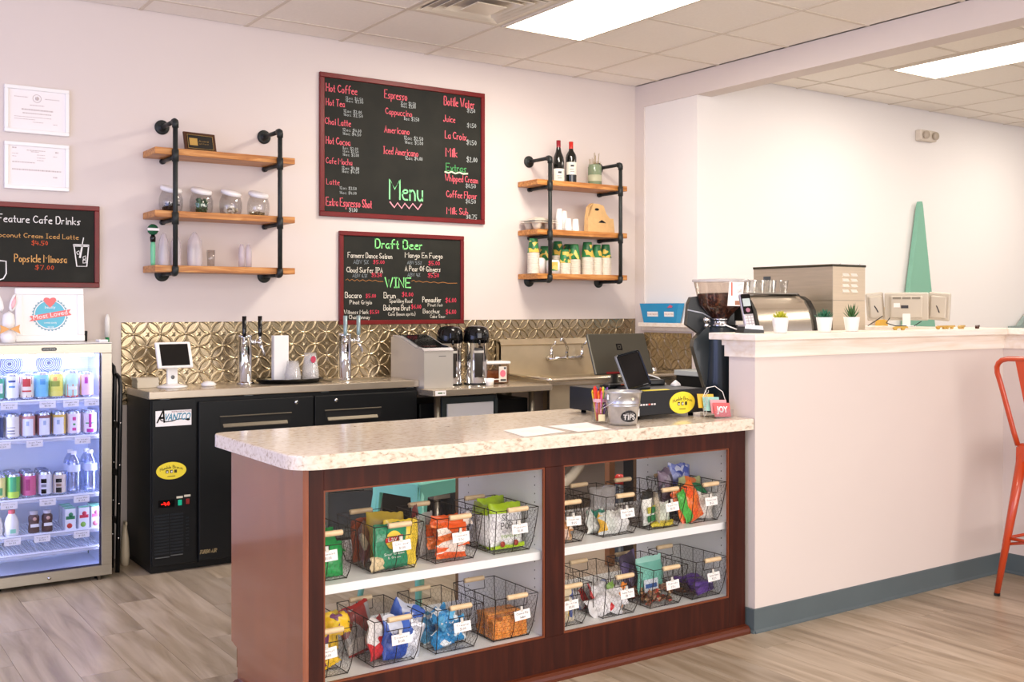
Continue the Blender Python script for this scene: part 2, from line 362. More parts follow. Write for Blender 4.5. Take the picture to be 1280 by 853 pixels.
# air diffuser: nested square cones
t = thing('air_diffuser', 'square ceiling air diffuser with nested louvers and a flat centre plate', 'vent', (X0+2.5*T, Y0-1.5*T, ZC))
DIFM = mat('diffuser_enamel', '#E6DCC8', .45)
def sqring(m, h0, z0, h1, z1):
    vs = [(sx*h, sy*h, z) for h, z in ((h0, z0), (h1, z1)) for sx, sy in ((-1, -1), (1, -1), (1, 1), (-1, 1))]
    m.add(vs, [(i, (i+1) % 4, (i+1) % 4+4, i+4) for i in range(4)])
m = MB(); sqring(m, .296, -.002, .27, -.002); sqring(m, .27, -.002, .262, .006); sqring(m, .262, .006, .262, .03); m.build('frame', DIFM, t)
for k, h in enumerate((.25, .205, .16)):
    m = MB(); sqring(m, h, -.004-.004*k, h-.052, .03); sqring(m, h, -.004-.004*k, h, -.001-.004*k); m.build('louver', DIFM, t)
MB().box(-.095, .095, -.095, .095, -.022, -.016, .003).build('centre_plate', mat('diffuser_plate', '#E2D8C2', .3), t)
MB().box(-.26, .26, -.26, .26, .05, .055).build('duct', mat('dark_duct', '#3A4640', .8), t)
MB().box(-.004, .004, -.12, .12, .02, .03).box(-.12, .12, -.004, .004, .02, .03).build('brace', BLACK, t)

struct(MB().box(-3, XW+.15, YB, YB+.12, 0, ZC+.01).build('wall_back', PAINT))
struct(MB().box(XW, XW+.15, 5.945, YB, 0, ZC).build('wall_pier', PAINT))
struct(MB().box(XW, XW+.15, -2, 5.945, 2.875, ZC).build('trim_1', PAINT))          # the beam
struct(MB().box(XW+.012, XW+.15, 5.4, 5.945, 1.24, 2.875).build('wall_niche', WHITEP))
struct(MB().box(XW+.15, 12, 5.4, 5.52, 0, ZC+.01).build('wall_far_right', WHITEP))
struct(MB().box(11.5, 11.6, -2, 5.4, 0, ZC).build('wall_right', WHITEP))
struct(MB().box(XW, XW+.15, 5.3, 5.945, 0, 1.24).box(XW, XW+.15, 3.28, 5.3, 0, 1.24).box(XW, XW+.15, 1.2, 3.13, 0, 1.17).build('wall_half', PAINT))
struct(MB().box(3.393, XW+.15, 3.13, 3.28, 0, 1.17).build('wall_counter_end', PAINT))
# wood cap on the half walls
m = MB()
def capx(x0, x1, y0, y1): m.box(x0-.062, x1+.062, y0-.062, y1+.062, 1.243, 1.272, .003); m.box(x0-.022, x1+.022, y0-.022, y1+.022, 1.218, 1.243); m.box(x0-.014, x1+.014, y0-.014, y1+.014, 1.17, 1.219)
capx(3.393, XW+.15, 3.13, 3.28)
m.build('trim_2', CAPW)['kind'] = 'structure'
m = MB(); m.box(XW-.062, XW+.212, 1.2, 3.068, 1.243, 1.272, .003); m.box(XW-.022, XW+.172, 1.2, 3.108, 1.218, 1.243); m.box(XW-.014, XW+.164, 1.2, 3.116, 1.17, 1.219)
m.build('trim_3', CAPW)['kind'] = 'structure'
m = MB(); m.box(XW-.06, XW+.21, 3.35, 5.4, 1.243, 1.272, .003); m.box(XW-.02, XW+.17, 3.35, 5.4, 1.18, 1.243)
m.box(XW-.06, XW+.15, 5.4, 5.945, 1.243, 1.272, .003); m.box(XW-.02, XW, 5.4, 5.945, 1.215, 1.243); m.build('trim_4', CAPW)['kind'] = 'structure'
def skirt(name, pts):
    m = MB()
    for (xa, ya), (xb, yb) in pts:
        dx, dy = xb-xa, yb-ya; l = math.hypot(dx, dy); nx, ny = dy/l, -dx/l
        q = lambda x, y, d, z: (x+nx*d, y+ny*d, z)
        pr = [(0, 0), (.012, 0), (.012, .006), (.006, .014), (.005, .1), (0, .103)]
        vs = [q(x, y, d, z) for (x, y) in ((xa, ya), (xb, yb)) for d, z in pr]; n = len(pr)
        m.add(vs, [(i, i+1, i+n+1, i+n) for i in range(n-1)]+[tuple(range(n)), tuple(range(n, 2*n))[::-1]])
    m.build(name, BASEB)['kind'] = 'structure'
skirt('baseboard_counter_end', [((3.387, 3.28), (3.387, 3.124)), ((3.387, 3.13), (XW, 3.13))])
skirt('baseboard_half_wall', [((XW, 3.13), (XW, 1.2))])

# gold embossed tin backsplash
S = .1025
def hgt(a, b):
    u = (a+b)/math.sqrt(2)/S; v = (b-a)/math.sqrt(2)/S
    iu, iv = math.floor(u), math.floor(v); h = 0.
    for cu in (iu, iu+1):
        for cv in (iv, iv+1):
            d = abs(math.hypot(u-cu, v-cv)-.7071)*S
            h = max(h, math.exp(-(d/.0027)**2))
    du = abs(u-round(u)); dv = abs(v-round(v)); d2 = du+dv
    # star in the open square at each circle centre
    st = max(0, 1-math.hypot(du, dv)/.16)*max(0, 1-min(du, dv)/.05) if d2 < .3 else 0
    cu, cv = round(u), round(v); inside = sum(1 for a2, b2 in ((0, 0), (1, 0), (0, 1), (-1, 0), (0, -1)) if math.hypot(u-cu-a2, v-cv-b2) < .7071)
    dome = 0
    return .0046*h+.0035*st
def splash_panel(w, h, a0, b0, parent, loc, rot=0., st=.0031):
    nx, nz = int(w/st), int(h/st); vs = []
    for j in range(nz+1):
        for i in range(nx+1):
            x, z = w*i/nx, h*j/nz; vs.append((x, -.003-hgt(a0+x, b0+z), z))
    fs = [(j*(nx+1)+i, j*(nx+1)+i+1, (j+1)*(nx+1)+i+1, (j+1)*(nx+1)+i) for j in range(nz) for i in range(nx)]
    o = len(vs); vs += [(0, 0, 0), (w, 0, 0), (w, 0, h), (0, 0, h)]
    c = [0, nx, (nz+1)*(nx+1)-1, nz*(nx+1)]
    fs += [(o, o+1, c[1], c[0]), (o+1, o+2, c[2], c[1]), (o+2, o+3, c[3], c[2]), (o+3, o, c[0], c[3])]
    m = MB(); m.add(vs, fs, 0, True); me = bpy.data.meshes.new('panel'); me.from_pydata(vs, [], fs); me.materials.append(BRASS)
    me.polygons.foreach_set('use_smooth', [True]*len(fs)); me.update()
    return link('panel', me, parent, loc, (0, 0, rot))
bs = thing('backsplash', 'gold embossed tin backsplash of interlocking circles along the back wall', 'backsplash', (1.528, YB-.001, .9))
x = 1.528
while x < 5.24:
    w = min(.61, 5.258-x); b = .845 if x < 1.53 else .9
    splash_panel(w-.001, .4, x, .9, bs, (x-1.528, 0, 0)); x += .61
splash_panel(.06, .055, 1.528, .845, bs, (0, 0, -.055))
bs2 = thing('backsplash', 'gold embossed tin backsplash on the short side wall under the ledge', 'backsplash', (XW, 5.94, .9))
splash_panel(.5, .3, 0, .9, bs2, (0, 0, 0), R(-90))
# ------------------------------------------------------------------ wall hangings
def picture(name, label, cat, x0, x1, z0, z1, fw, fm, pm, depth=.02, group=None):
    t = thing(name, label, cat, ((x0+x1)/2, YB, z0), 0, group); w, h = (x1-x0)/2, z1-z0
    for a in ((-w, w, 0, fw), (-w, w, h-fw, h), (-w, -w+fw, fw, h-fw), (w-fw, w, fw, h-fw)):
        MB().box(a[0], a[1], -depth-.006, -.001, a[2], a[3], .0025, seg=1).build('frame_rail', fm, t)
    return t, w, h
CERTI = mat('certificate_paper', '#F4EFEE', .6); FAINT = mat('faint_print', '#C9BDBC', .8)
for (z0, lab, k) in ((2.297, 'white-framed certificate with a round seal, the upper of two', 0), (2.002, 'white-framed printed licence form, the lower of two', 1)):
    t, w, h = picture('framed_certificate', lab, 'picture', .937, 1.254, z0, z0+.247, .02, WHITE, CERTI)
    MB().box(-w+.02, w-.02, -.014, -.004, .02, h-.02).build('sheet', CERTI, t)
    m = MB(); rr = random.Random(4+k)
    if k == 0:
        m.lathe([(.022, 0), (.022, .0006), (.019, .0006), (.019, 0)], (0, -.014, h-.06), 24, ax='-y'); m.lathe([(0, 0), (.011, 0), (.011, .0006), (0, .0006)], (0, -.014, h-.06), 5, ax='-y')
        rows = [(-.11, -.045, .188, .004), (.04, .11, .186, .004), (-.035, .035, .148, .004), (-.075, .08, .122, .007), (-.07, .07, .104, .005), (-.11, .07, .085, .003), (-.11, -.01, .073, .003), (-.02, .03, .06, .003), (.08, .1, .055, .003)]
    else:
        rows = [(-.12, -.1, .213, .006), (-.05, .04, .205, .004), (-.03, .01, .198, .004), (.09, .105, .2, .008), (-.12, -.09, .185, .003), (.0, .04, .183, .003), (.08, .1, .18, .003), (-.12, -.1, .17, .003), (.0, .04, .168, .003), (-.12, -.01, .14, .005), (-.12, .12, .1, .007), (.08, .1, .068, .006), (.0, .035, .155, .003)]
    for a, b, z, hh in rows:
        q = a
        while q < b: d = rr.uniform(.004, .012); m.box(q, min(q+d, b), -.0148, -.014, z, z+hh); q += d+.0025
    m.build('print', FAINT, t)

def board(label, x0, x1, z0, z1, fw, rows, extra, sm=SLATE):
    t, w, h = picture('chalkboard', label, 'chalkboard', x0, x1, z0, z1, fw, REDF, SLATE, .018)
    MB().box(-w+fw, w-fw, -.014, -.003, fw, h-fw).build('slate', sm, t)
    cx = (x0+x1)/2; yy = -.0148; groups = {}
    for s, x, z, wd, hh, c in rows:
        lm = MB(); write(lm, s, x-cx, z-z0, wd, hh, yy, wt={'G': .145, 'g': .085, 'r': .105, 'c': .105, 'W': .11, 'o': .115}.get(c, .12)); lm.build('lettering', CH[c], t)
    for pts, wd, c in extra: groups.setdefault(c, MB()); ribbon(groups[c], [(a-cx, b-z0) for a, b in pts], wd, yy-.0001)
    names = {'r': 'red chalk lettering', 'w': 'small grey chalk prices', 'g': 'large mint green lettering', 'd': 'green lettering', 'G': 'bold bright green lettering', 'c': 'cream chalk lettering', 'y': 'dim grey lettering',
             'p': 'red chalk prices', 'W': 'white chalk drink drawings', 'o': 'tan chalk lettering', 'O': 'orange chalk prices', 'P': 'pink zigzag underline', 'l': 'pale green wavy underline', 't': 'thin orange wavy line'}
    for c, m in groups.items(): m.build('drawing', CH[c], t, label=names[c])
    return t
CH['t'] = mat('chalk_brown_orange', '#A87038', .8)
MENU_T= [('Hot Coffee', 2.745, 2.716, 0.209, 0.048, 'r'), ('12oz $2.50', 2.877, 2.682, 0.118, 0.016, 'w'), ('16oz $3.00', 2.877, 2.664, 0.12, 0.016, 'w'), ('Hot Tea', 2.745, 2.63, 0.124, 0.041, 'r'), ('12oz $2.00', 2.863, 2.599, 0.123, 0.018, 'w'), ('16oz $2.50', 2.863, 2.576, 0.13, 0.018, 'w'), ('Chai Latte', 2.738, 2.513, 0.173, 0.041, 'r'), ('12oz $4.00', 2.857, 2.481, 0.126, 0.018, 'w'), ('16oz $4.50', 2.857, 2.458, 0.124, 0.018, 'w'), ('Hot Cocoa', 2.745, 2.393, 0.162, 0.044, 'r'), ('8oz $2.00', 2.857, 2.369, 0.104, 0.015, 'w'), ('12oz $2.50', 2.857, 2.35, 0.106, 0.015, 'w'), ('16oz $3.00', 2.857, 2.327, 0.109, 0.017, 'w'), ('Cafe Mocha', 2.745, 2.272, 0.175, 0.036, 'r'), ('12oz $4.00', 2.851, 2.242, 0.117, 0.02, 'w'), ('16oz $4.50', 2.851, 2.222, 0.117, 0.018, 'w'), ('Latte', 2.748, 2.143, 0.086, 0.034, 'r'), ('12oz $3.50', 2.836, 2.118, 0.114, 0.017, 'w'), ('16oz $4.00', 2.836, 2.089, 0.114, 0.017, 'w'), ('Extra Espresso Shot', 2.745, 2.012, 0.311, 0.051, 'r'), ('$1.00', 2.9, 1.98, 0.055, 0.025, 'w'), ('Espresso', 3.148, 2.719, 0.161, 0.053, 'r'), ('12oz $2.50', 3.265, 2.691, 0.108, 0.02, 'w'), ('16oz $3.00', 3.265, 2.673, 0.108, 0.019, 'w'), ('Cappuccino', 3.155, 2.618, 0.19, 0.04, 'r'), ('8oz $3.50', 3.289, 2.592, 0.109, 0.023, 'w'), ('Americano', 3.148, 2.5, 0.178, 0.043, 'r'), ('12oz $2.50', 3.289, 2.468, 0.138, 0.023, 'w'), ('16oz $3.00', 3.294, 2.441, 0.134, 0.02, 'w'), ('Iced Americano', 3.141, 2.364, 0.25, 0.045, 'r'), ('12oz $4.00', 3.297, 2.339, 0.126, 0.022, 'w'), ('Menu', 3.184, 2.078, 0.24, 0.126, 'g'), ('Bottle Water', 3.588, 2.722, 0.235, 0.057, 'r'), ('$1.50', 3.767, 2.692, 0.062, 0.026, 'w'), ('Juice', 3.584, 2.613, 0.088, 0.042, 'r'), ('$1.50', 3.767, 2.592, 0.07, 0.026, 'w'), ('La Croix', 3.596, 2.502, 0.164, 0.049, 'r'), ('$1.50', 3.763, 2.476, 0.076, 0.029, 'w'), ('Milk', 3.602, 2.384, 0.085, 0.055, 'r'), ('$2.00', 3.763, 2.36, 0.083, 0.032, 'w'), ('Extras', 3.603, 2.289, 0.156, 0.049, 'd'), ('Whipped Cream', 3.596, 2.221, 0.254, 0.044, 'r'), ('$0.50', 3.756, 2.186, 0.078, 0.026, 'w'), ('Coffee Flavor', 3.606, 2.114, 0.237, 0.044, 'r'), ('$0.50', 3.756, 2.082, 0.078, 0.026, 'w'), ('Milk Sub', 3.609, 2.003, 0.164, 0.044, 'r'), ('$0.75', 3.76, 1.977, 0.084, 0.029, 'w')]
DRAFT_T= [('Draft Beer', 3.083, 1.761, 0.336, 0.056, 'G'), ('Farmers Dance Saison', 2.892, 1.695, 0.309, 0.033, 'c'), ('ABV 5%', 2.931, 1.657, 0.102, 0.024, 'y'), ('$5.00', 3.067, 1.66, 0.079, 0.022, 'p'), ('Cloud Surfer IPA', 2.884, 1.603, 0.25, 0.033, 'c'), ('ABV 6.1%', 2.924, 1.572, 0.101, 0.022, 'y'), ('$5.50', 3.056, 1.577, 0.071, 0.024, 'p'), ('Mango En Fuego', 3.296, 1.706, 0.279, 0.034, 'c'), ('ABV 5.5%', 3.312, 1.663, 0.106, 0.021, 'y'), ('$5.00', 3.469, 1.661, 0.084, 0.025, 'p'), ('A Pear Of Gingers', 3.296, 1.619, 0.264, 0.033, 'c'), ('ABV 4%', 3.315, 1.583, 0.091, 0.023, 'y'), ('$5.50', 3.465, 1.581, 0.081, 0.026, 'p'), ('WINE', 3.152, 1.512, 0.184, 0.061, 'G'), ('Bacaro', 2.873, 1.443, 0.111, 0.036, 'c'), ('$5.00', 3.015, 1.445, 0.07, 0.022, 'p'), ('Pinot Grigio', 2.905, 1.404, 0.152, 0.025, 'c'), ('Witness Mark', 2.866, 1.343, 0.168, 0.025, 'c'), ('$5.50', 3.043, 1.344, 0.064, 0.021, 'p'), ('Chardonnay', 2.9, 1.311, 0.144, 0.025, 'c'), ('Brun', 3.143, 1.443, 0.083, 0.037, 'c'), ('$8.00', 3.273, 1.454, 0.081, 0.026, 'p'), ('Sparkling Rosé', 3.183, 1.414, 0.165, 0.024, 'c'), ('Bologna Brut', 3.141, 1.365, 0.189, 0.034, 'c'), ('$6.00', 3.34, 1.376, 0.073, 0.025, 'p'), ('Cava (lemon spritz)', 3.174, 1.331, 0.198, 0.021, 'c'), ('Pennautier', 3.425, 1.418, 0.138, 0.035, 'c'), ('$6.00', 3.599, 1.417, 0.081, 0.028, 'p'), ('Pinot Noir', 3.465, 1.39, 0.113, 0.02, 'c'), ('Bacchus', 3.429, 1.346, 0.124, 0.028, 'c'), ('$6.00', 3.601, 1.34, 0.078, 0.028, 'p'), ('Cabs Sauv', 3.482, 1.315, 0.113, 0.021, 'c')]
FEAT_T= [('Feature Cafe Drinks', 0.907, 1.828, 0.404, 0.039, 'W'), ('Coconut Cream Iced Latte', 0.889, 1.749, 0.413, 0.024, 'o'), ('$4.50', 1.069, 1.712, 0.078, 0.022, 'O'), ('Popsicle Mimosa', 0.986, 1.622, 0.256, 0.039, 'o'), ('$7.00', 1.086, 1.583, 0.091, 0.022, 'O')]
ZIG = [(3.187, 2.057), (3.218, 2.023), (3.241, 2.055), (3.271, 2.021), (3.294, 2.055), (3.326, 2.022), (3.352, 2.056), (3.391, 2.02), (3.416, 2.055)]
WAV = [(3.596, 2.28), (3.622, 2.274), (3.644, 2.284), (3.675, 2.274), (3.706, 2.284), (3.736, 2.276), (3.77, 2.28)]
OL = [(2.877, 1.553), (2.89, 1.561), (2.903, 1.549), (2.92, 1.559), (2.938, 1.549), (2.955, 1.559), (2.972, 1.548), (2.994, 1.558), (3.016, 1.548), (3.038, 1.557), (3.061, 1.55), (3.083, 1.556), (3.105, 1.548), (3.137, 1.548)]
OR = [(3.344, 1.554), (3.361, 1.56), (3.375, 1.549), (3.399, 1.556), (3.427, 1.547), (3.455, 1.553), (3.484, 1.545), (3.512, 1.551), (3.541, 1.543), (3.58, 1.55), (3.618, 1.543), (3.687, 1.545)]
CUP = [(1.28, 1.711), (1.294, 1.604), (1.345, 1.605), (1.354, 1.714)]
RIM = [(1.276, 1.721), (1.357, 1.72), (1.357, 1.713), (1.276, 1.713), (1.276, 1.721)]
STR = [(1.328, 1.758), (1.32, 1.717), (1.307, 1.65), (1.312, 1.65), (1.324, 1.717)]
GLS = [(0.899, 1.626), (0.946, 1.623), (0.947, 1.559), (0.933, 1.532), (0.915, 1.526), (0.899, 1.528)]

board('large red-framed menu chalkboard listing coffee drinks and extras', 2.702, 3.905, 1.945, 2.83, .03, MENU_T,
      [(ZIG, .009, 'P'), (WAV, .01, 'l')])
board('red-framed draft beer and wine chalkboard hanging below the menu board', 2.833, 3.739, 1.276, 1.859, .027, DRAFT_T, [(OL, .0035, 't'), (OR, .0035, 't')])
FEAT_X0 = .58
board('red-framed feature drinks chalkboard at the left edge above the display fridge', FEAT_X0, 1.41, 1.49, 1.932, .026, FEAT_T,
      [(CUP, .006, 'W'), (RIM, .005, 'W'), (STR, .005, 'W'), (GLS, .006, 'W'),
       ([(1.292, 1.68), (1.305, 1.688), (1.31, 1.672), (1.298, 1.668), (1.292, 1.68)], .004, 'W'), ([(1.325, 1.655), (1.338, 1.662), (1.34, 1.645), (1.327, 1.642), (1.325, 1.655)], .004, 'W'),
       ([(1.325, 1.638), (1.34, 1.64), (1.34, 1.624), (1.326, 1.622), (1.325, 1.638)], .004, 'W')])

# ------------------------------------------------------------------ pipe shelves
def pipe_shelf(label, cx, half, px, zs, zt, zb):
    """two pipe uprights 0.245 off the wall, three planks"""
    t = thing('pipe_shelf', label, 'shelf', (cx, YB, 0)); yp = -.252
    for z in zs: MB().box(-half, half, -.236, -.004, z-.036, z, .002, seg=1).build('shelf_board', WOODSH, t)
    for x in px:
        m = MB(); m.tube([(x, -.006, zt), (x, yp+.02, zt)], .0125, 10)
        m.tube([(x, yp+.03, zt), (x, yp+.012, zt), (x, yp+.003, zt-.003), (x, yp, zt-.012), (x, yp, zt-.035)], .018, 12)
        m.tube([(x, yp, zt-.02), (x, yp, zb+.02)], .0135, 12)
        m.tube([(x, yp, zb+.035), (x, yp, zb+.012), (x, yp+.003, zb+.003), (x, yp+.012, zb), (x, yp+.03, zb)], .018, 12)
        m.tube([(x, yp+.02, zb), (x, -.006, zb)], .0125, 10)
        for z in zs[:2]:
            m.tube([(x, yp, z-.075), (x, yp, z-.01)], .0185, 12); m.tube([(x, yp, z-.0485), (x, -.02, z-.0485)], .0115, 10)
            m.tube([(x, -.03, z-.0485), (x, -.005, z-.0485)], .016, 10)
        m.build('pipe_upright', PIPE, t)
        for z in (zt, zb):
            MB().lathe([(0, .001), (.041, .001), (.041, .007), (.03, .01), (.02, .012), (.02, .022), (0, .022)], (x, 0, z), 24, ax='-y').build('wall_flange', PIPE, t)
    return t
pipe_shelf('left black pipe shelf with three wooden boards holding jars', 2.047, .402, (-.297, .303), (2.252, 1.91, 1.612), 2.397, 1.57)
pipe_shelf('right black pipe shelf with wooden boards holding wine and paper cups', 4.585, .397, (-.303, .32), (2.252, 1.915, 1.614), 2.4, 1.568)
ZL = (2.252, 1.91, 1.612)
# plaque
t = thing('award_plaque', 'dark wooden award plaque leaning on the left top shelf', 'plaque', (1.925, 5.9, ZL[0]+.001), (R(-14), 0, R(8)))
MB().box(-.095, .095, -.006, .006, 0, .115, .003).build('board', mat('plaque_wood', '#4B2A16', .3), t)
MB().box(-.078, .078, -.0085, -.006, .015, .1).box(-.078, .078, -.009, -.0085, .015, .1).build('plate', mat('plaque_black', '#1B1A17', .3), t)
GOLDP = mat('plaque_gold', '#C8A45C', .35, .5)
m = MB()
for a in ((-.076, .076, .017, .0185), (-.076, .076, .0965, .098), (-.076, -.0745, .017, .098), (.0745, .076, .017, .098)): m.box(a[0], a[1], -.0098, -.009, a[2], a[3])
m.build('border', GOLDP, t); MB().box(-.066, -.018, -.0102, -.009, .035, .078, .001).build('seal', GOLDP, t)
m = MB(); write(m, 'Award', -.008, .06, .055, .009, -.0096); write(m, 'of Merit', -.008, .045, .055, .006, -.0096); m.build('lettering', GOLDP, t)
# jars with tilted white lids
LIDW = mat('jar_lid_white', '#F1EFF0', .35)
def jar(x, label, cm, n):
    t = thing('glass_jar', label, 'jar', (x, 5.925, ZL[1]+.001), R(random.uniform(-10, 10)))
    MB().lathe([(0, 0), (.05, 0), (.06, .01), (.065, .04), (.064, .075), (.056, .1), (.05, .112), (.05, .118), (.047, .118), (.047, .11), (.054, .098), (.061, .073), (.062, .04), (.057, .012), (.048, .004), (0, .004)], n=24).build('jar_body', JARG, t)
    mm = MB(); mm.m = Matrix.Translation((0, -.003, .125)) @ Matrix.Rotation(R(16), 4, 'X') @ Matrix.Rotation(R(9), 4, 'Y')
    mm.lathe([(0, -.012), (.05, -.012), (.058, -.006), (.059, .006), (.054, .014), (0, .018)], n=26); mm.build('lid', LIDW, t)
    rr = random.Random(n); c = MB()
    for i in range(44):
        a = rr.uniform(0, 2*PI); r = rr.uniform(0, .04); z = rr.uniform(.006, n*.001); s = rr.uniform(.008, .015)
        c.m = Matrix.Translation((r*math.cos(a), r*math.sin(a), z+.005)) @ Matrix.Rotation(rr.uniform(0, 6), 4, Vector((rr.random(), rr.random(), rr.random()+.1)).normalized())
        c.box(-s, s, -s*.6, s*.6, -s*.35, s*.35, .002, seg=1)
    c.build('contents', cm, t)['kind'] = 'stuff'
jar(1.765, 'leftmost glass jar, dark packets inside, under a tilted white lid', mat('dark_packets', '#26201D', .5), 42)
jar(1.935, 'second glass jar from the left, full of green packets', ramp_mat('green_packets', [(.2, '#2F5B3C'), (.5, '#5C8F62'), (.7, '#C9D6BE')], 30, 'voronoi'), 72)
jar(2.105, 'third glass jar from the left with small white packets', ramp_mat('white_packets', [(.2, '#E8E2D4'), (.6, '#C7B898'), (.8, '#7B6F55')], 40, 'voronoi'), 34)
jar(2.27, 'rightmost glass jar with a few brown packets', ramp_mat('brown_packets', [(.2, '#8C7A58'), (.6, '#3B342A'), (.8, '#D8CBB0')], 40, 'voronoi'), 12)
# lower board: tap handle, bags of clear cups, glasses
t = thing('tap_handle', 'green tap handle with a round badge standing at the left end of the lowest board', 'tap handle', (1.668, 5.93, ZL[2]+.001))
MB().lathe([(0, 0), (.011, 0), (.013, .02), (.014, .11), (.011, .13), (0, .13)], n=14).build('grip', mat('tap_green', '#6FBF95', .35), t)
MB().lathe([(0, .13), (.014, .13), (.016, .155), (.009, .17), (0, .17)], n=14).build('collar', BLACKG, t)
MB().lathe([(0, -.012), (.026, -.01), (.031, 0), (.026, .01), (0, .012)], (0, 0, .198), 24, ax='y').build('badge', mat('badge_green', '#1C5A3C', .25), t)
MB().box(-.032, .032, -.0135, -.01, .192, .206).build('badge_band', PAPER, t)
FILM = plastic_film('cup_bag_film', '#E6DCE2', .38); CUPF = plastic_film('clear_cups', '#F3F0F2', .45, .12)
def ring_stack(m, x, y, z, r0, r1, h, n, pitch):
    """n nested cups standing mouth down"""
    for i in range(n):
        zz = z+i*pitch; m.lathe([(r0, zz), (r0*1.02, zz+.002), (r1, zz+h), (0, zz+h)], (x, y, 0), 18)
for i, (x, w, h, lab) in enumerate(((1.728, .062, .18, 'bagged sleeves of clear cups nearest the green tap handle'), (1.795, .06, .175, 'bagged sleeve of clear cups, middle of three behind the pipe'), (1.9, .085, .19, 'wide bag of clear cups to the right of the pipe upright'))):
    t = thing('cup_bag', lab, 'cup bag', (x, 5.93, ZL[2]+.001), 0, None)
    rr = random.Random(i); m = MB(); n = 16
    for k in range(7):
        pass
    prof = [(w*.46, 0), (w*.5, .02), (w*.47, h*.5), (w*.4, h*.75), (w*.2, h*.93), (w*.06, h)]
    vs = []; fs = []
    for r_, z_ in prof:
        for k in range(n): q = 1+.16*math.sin(k*2.4+i)*(z_/h+.2); vs.append((r_*math.cos(2*PI*k/n)*q, r_*.8*math.sin(2*PI*k/n)*q, z_+.006*math.sin(k*1.7)*(z_ > 0)))
    for a in range(len(prof)-1):
        for k in range(n): fs.append((a*n+k, a*n+(k+1) % n, (a+1)*n+(k+1) % n, (a+1)*n+k))
    m.add(vs, fs, 0, True); m.build('film', FILM, t)
    m = MB(); k = 2 if w > .08 else 1
    for q in range(k): ring_stack(m, (q-(k-1)/2)*.036, 0, .001, .02, .014, .09, 7, .006)
    m.build('cup_sleeve', CUPF, t)
def tumbler(x, label, group=None, r=.024, h=.095):
    o = MB().lathe([(0, 0), (r*.85, 0), (r, h), (r*.93, h), (r*.78, .006), (0, .006)], n=20).build('drinking_glass', CLEAR, None, (x, 5.93, ZL[2]+.001)); return tag(o, label, 'glass', group)
tumbler(1.992, 'short clear glass alone between the cup bags and the bottles')
for i, x in enumerate((2.172, 2.213)):
    o = MB().lathe([(0, 0), (.018, 0), (.019, .07), (.017, .11), (.008, .135), (0, .136), (0, .13), (.006, .13), (.015, .11), (.017, .07), (.016, .004), (0, .004)], n=18).build('clear_sleeve', FILM, None, (x, 5.93, ZL[2]+.001))
    tag(o, ('left' if i == 0 else 'right')+' of two clear rounded cup sleeves near the right end of the lowest board', 'cup sleeve')

ZR = (2.252, 1.915, 1.614)
WLAB = mat('wine_label', '#E9E4D6', .6)
def wine(x, label, cap, sh, lz):
    t = thing('wine_bottle', label, 'wine bottle', (x, 5.925, ZR[0]+.001), R(-24))
    pr = [(0, 0), (.037, 0), (.0385, .006), (.0385, .185), (.034, .205), (.018, .232), (.0145, .25), (.0145, .295), (0, .295)] if sh else [(0, 0), (.0385, 0), (.04, .006), (.04, .14), (.034, .18), (.021, .215), (.0145, .25), (.0145, .295), (0, .295)]
    MB().lathe(pr, n=26).build('bottle', mat('dark_bottle_glass', '#10120E', .08, coat=.5), t)
    MB().lathe([(.0152, .232+.01), (.0155, .296), (0, .297)], n=20).build('capsule', cap, t)
    m = MB(); n = 12; r = pr[2][0]+.0006
    vs = [(r*math.sin(R(-70+140*k/n)), -r*math.cos(R(-70+140*k/n)), z) for z in (lz, lz+.088) for k in range(n+1)]
    m.add(vs, [(k, k+1, k+n+2, k+n+1) for k in range(n)], 0, True); m.build('paper_label', WLAB, t)
    m = MB(); m.box(-.012, .012, -r-.001, -r+.0002, lz+.055, lz+.068); m.box(-.018, .012, -r-.0012, -r+.0002, lz+.035, lz+.038); m.box(-.014, .014, -r-.0012, -r+.0002, lz+.02, lz+.023); m.build('print', INK, t)
wine(4.452, 'red wine bottle with sloping shoulders and a dark red capsule, left of two', mat('capsule_dark', '#8E1F2A', .35), 0, .008)
wine(4.562, 'red wine bottle with square shoulders and a bright red capsule, right of two', mat('capsule_red', '#C3281F', .35), 1, .062)
t = thing('plant_jar', 'green glass jar of dried stems on the top right shelf', 'jar', (4.772, 5.92, ZR[0]+.001))
MB().lathe([(0, 0), (.046, 0), (.05, .008), (.05, .13), (.046, .14), (.046, .15), (.043, .15), (.043, .14), (.046, .125), (.046, .01), (0, .008)], n=24).build('jar_body', plastic_film('green_jar', '#8B9B7C', .75, .1), t)
MB().lathe([(.0505, .03), (.0508, .075), (.0505, .075)], n=24).build('paper_label', mat('jar_label', '#B6B597', .6), t)
m = MB(); rr = random.Random(5)
for i in range(36):
    a = rr.uniform(0, 2*PI); r = rr.uniform(.0, .036); l = rr.uniform(.14, .24); q = rr.uniform(0, .3)
    m.tube([(r*math.cos(a)*.5, r*math.sin(a)*.5, .01), (r*math.cos(a), r*math.sin(a), l*.6), (r*math.cos(a)*(1.2+q), r*math.sin(a)*(1.2+q), l)], .0013, 4)
m.build('dried_stems', mat('dry_stem', '#A38F68', .8, var=.3, vs=60), t)
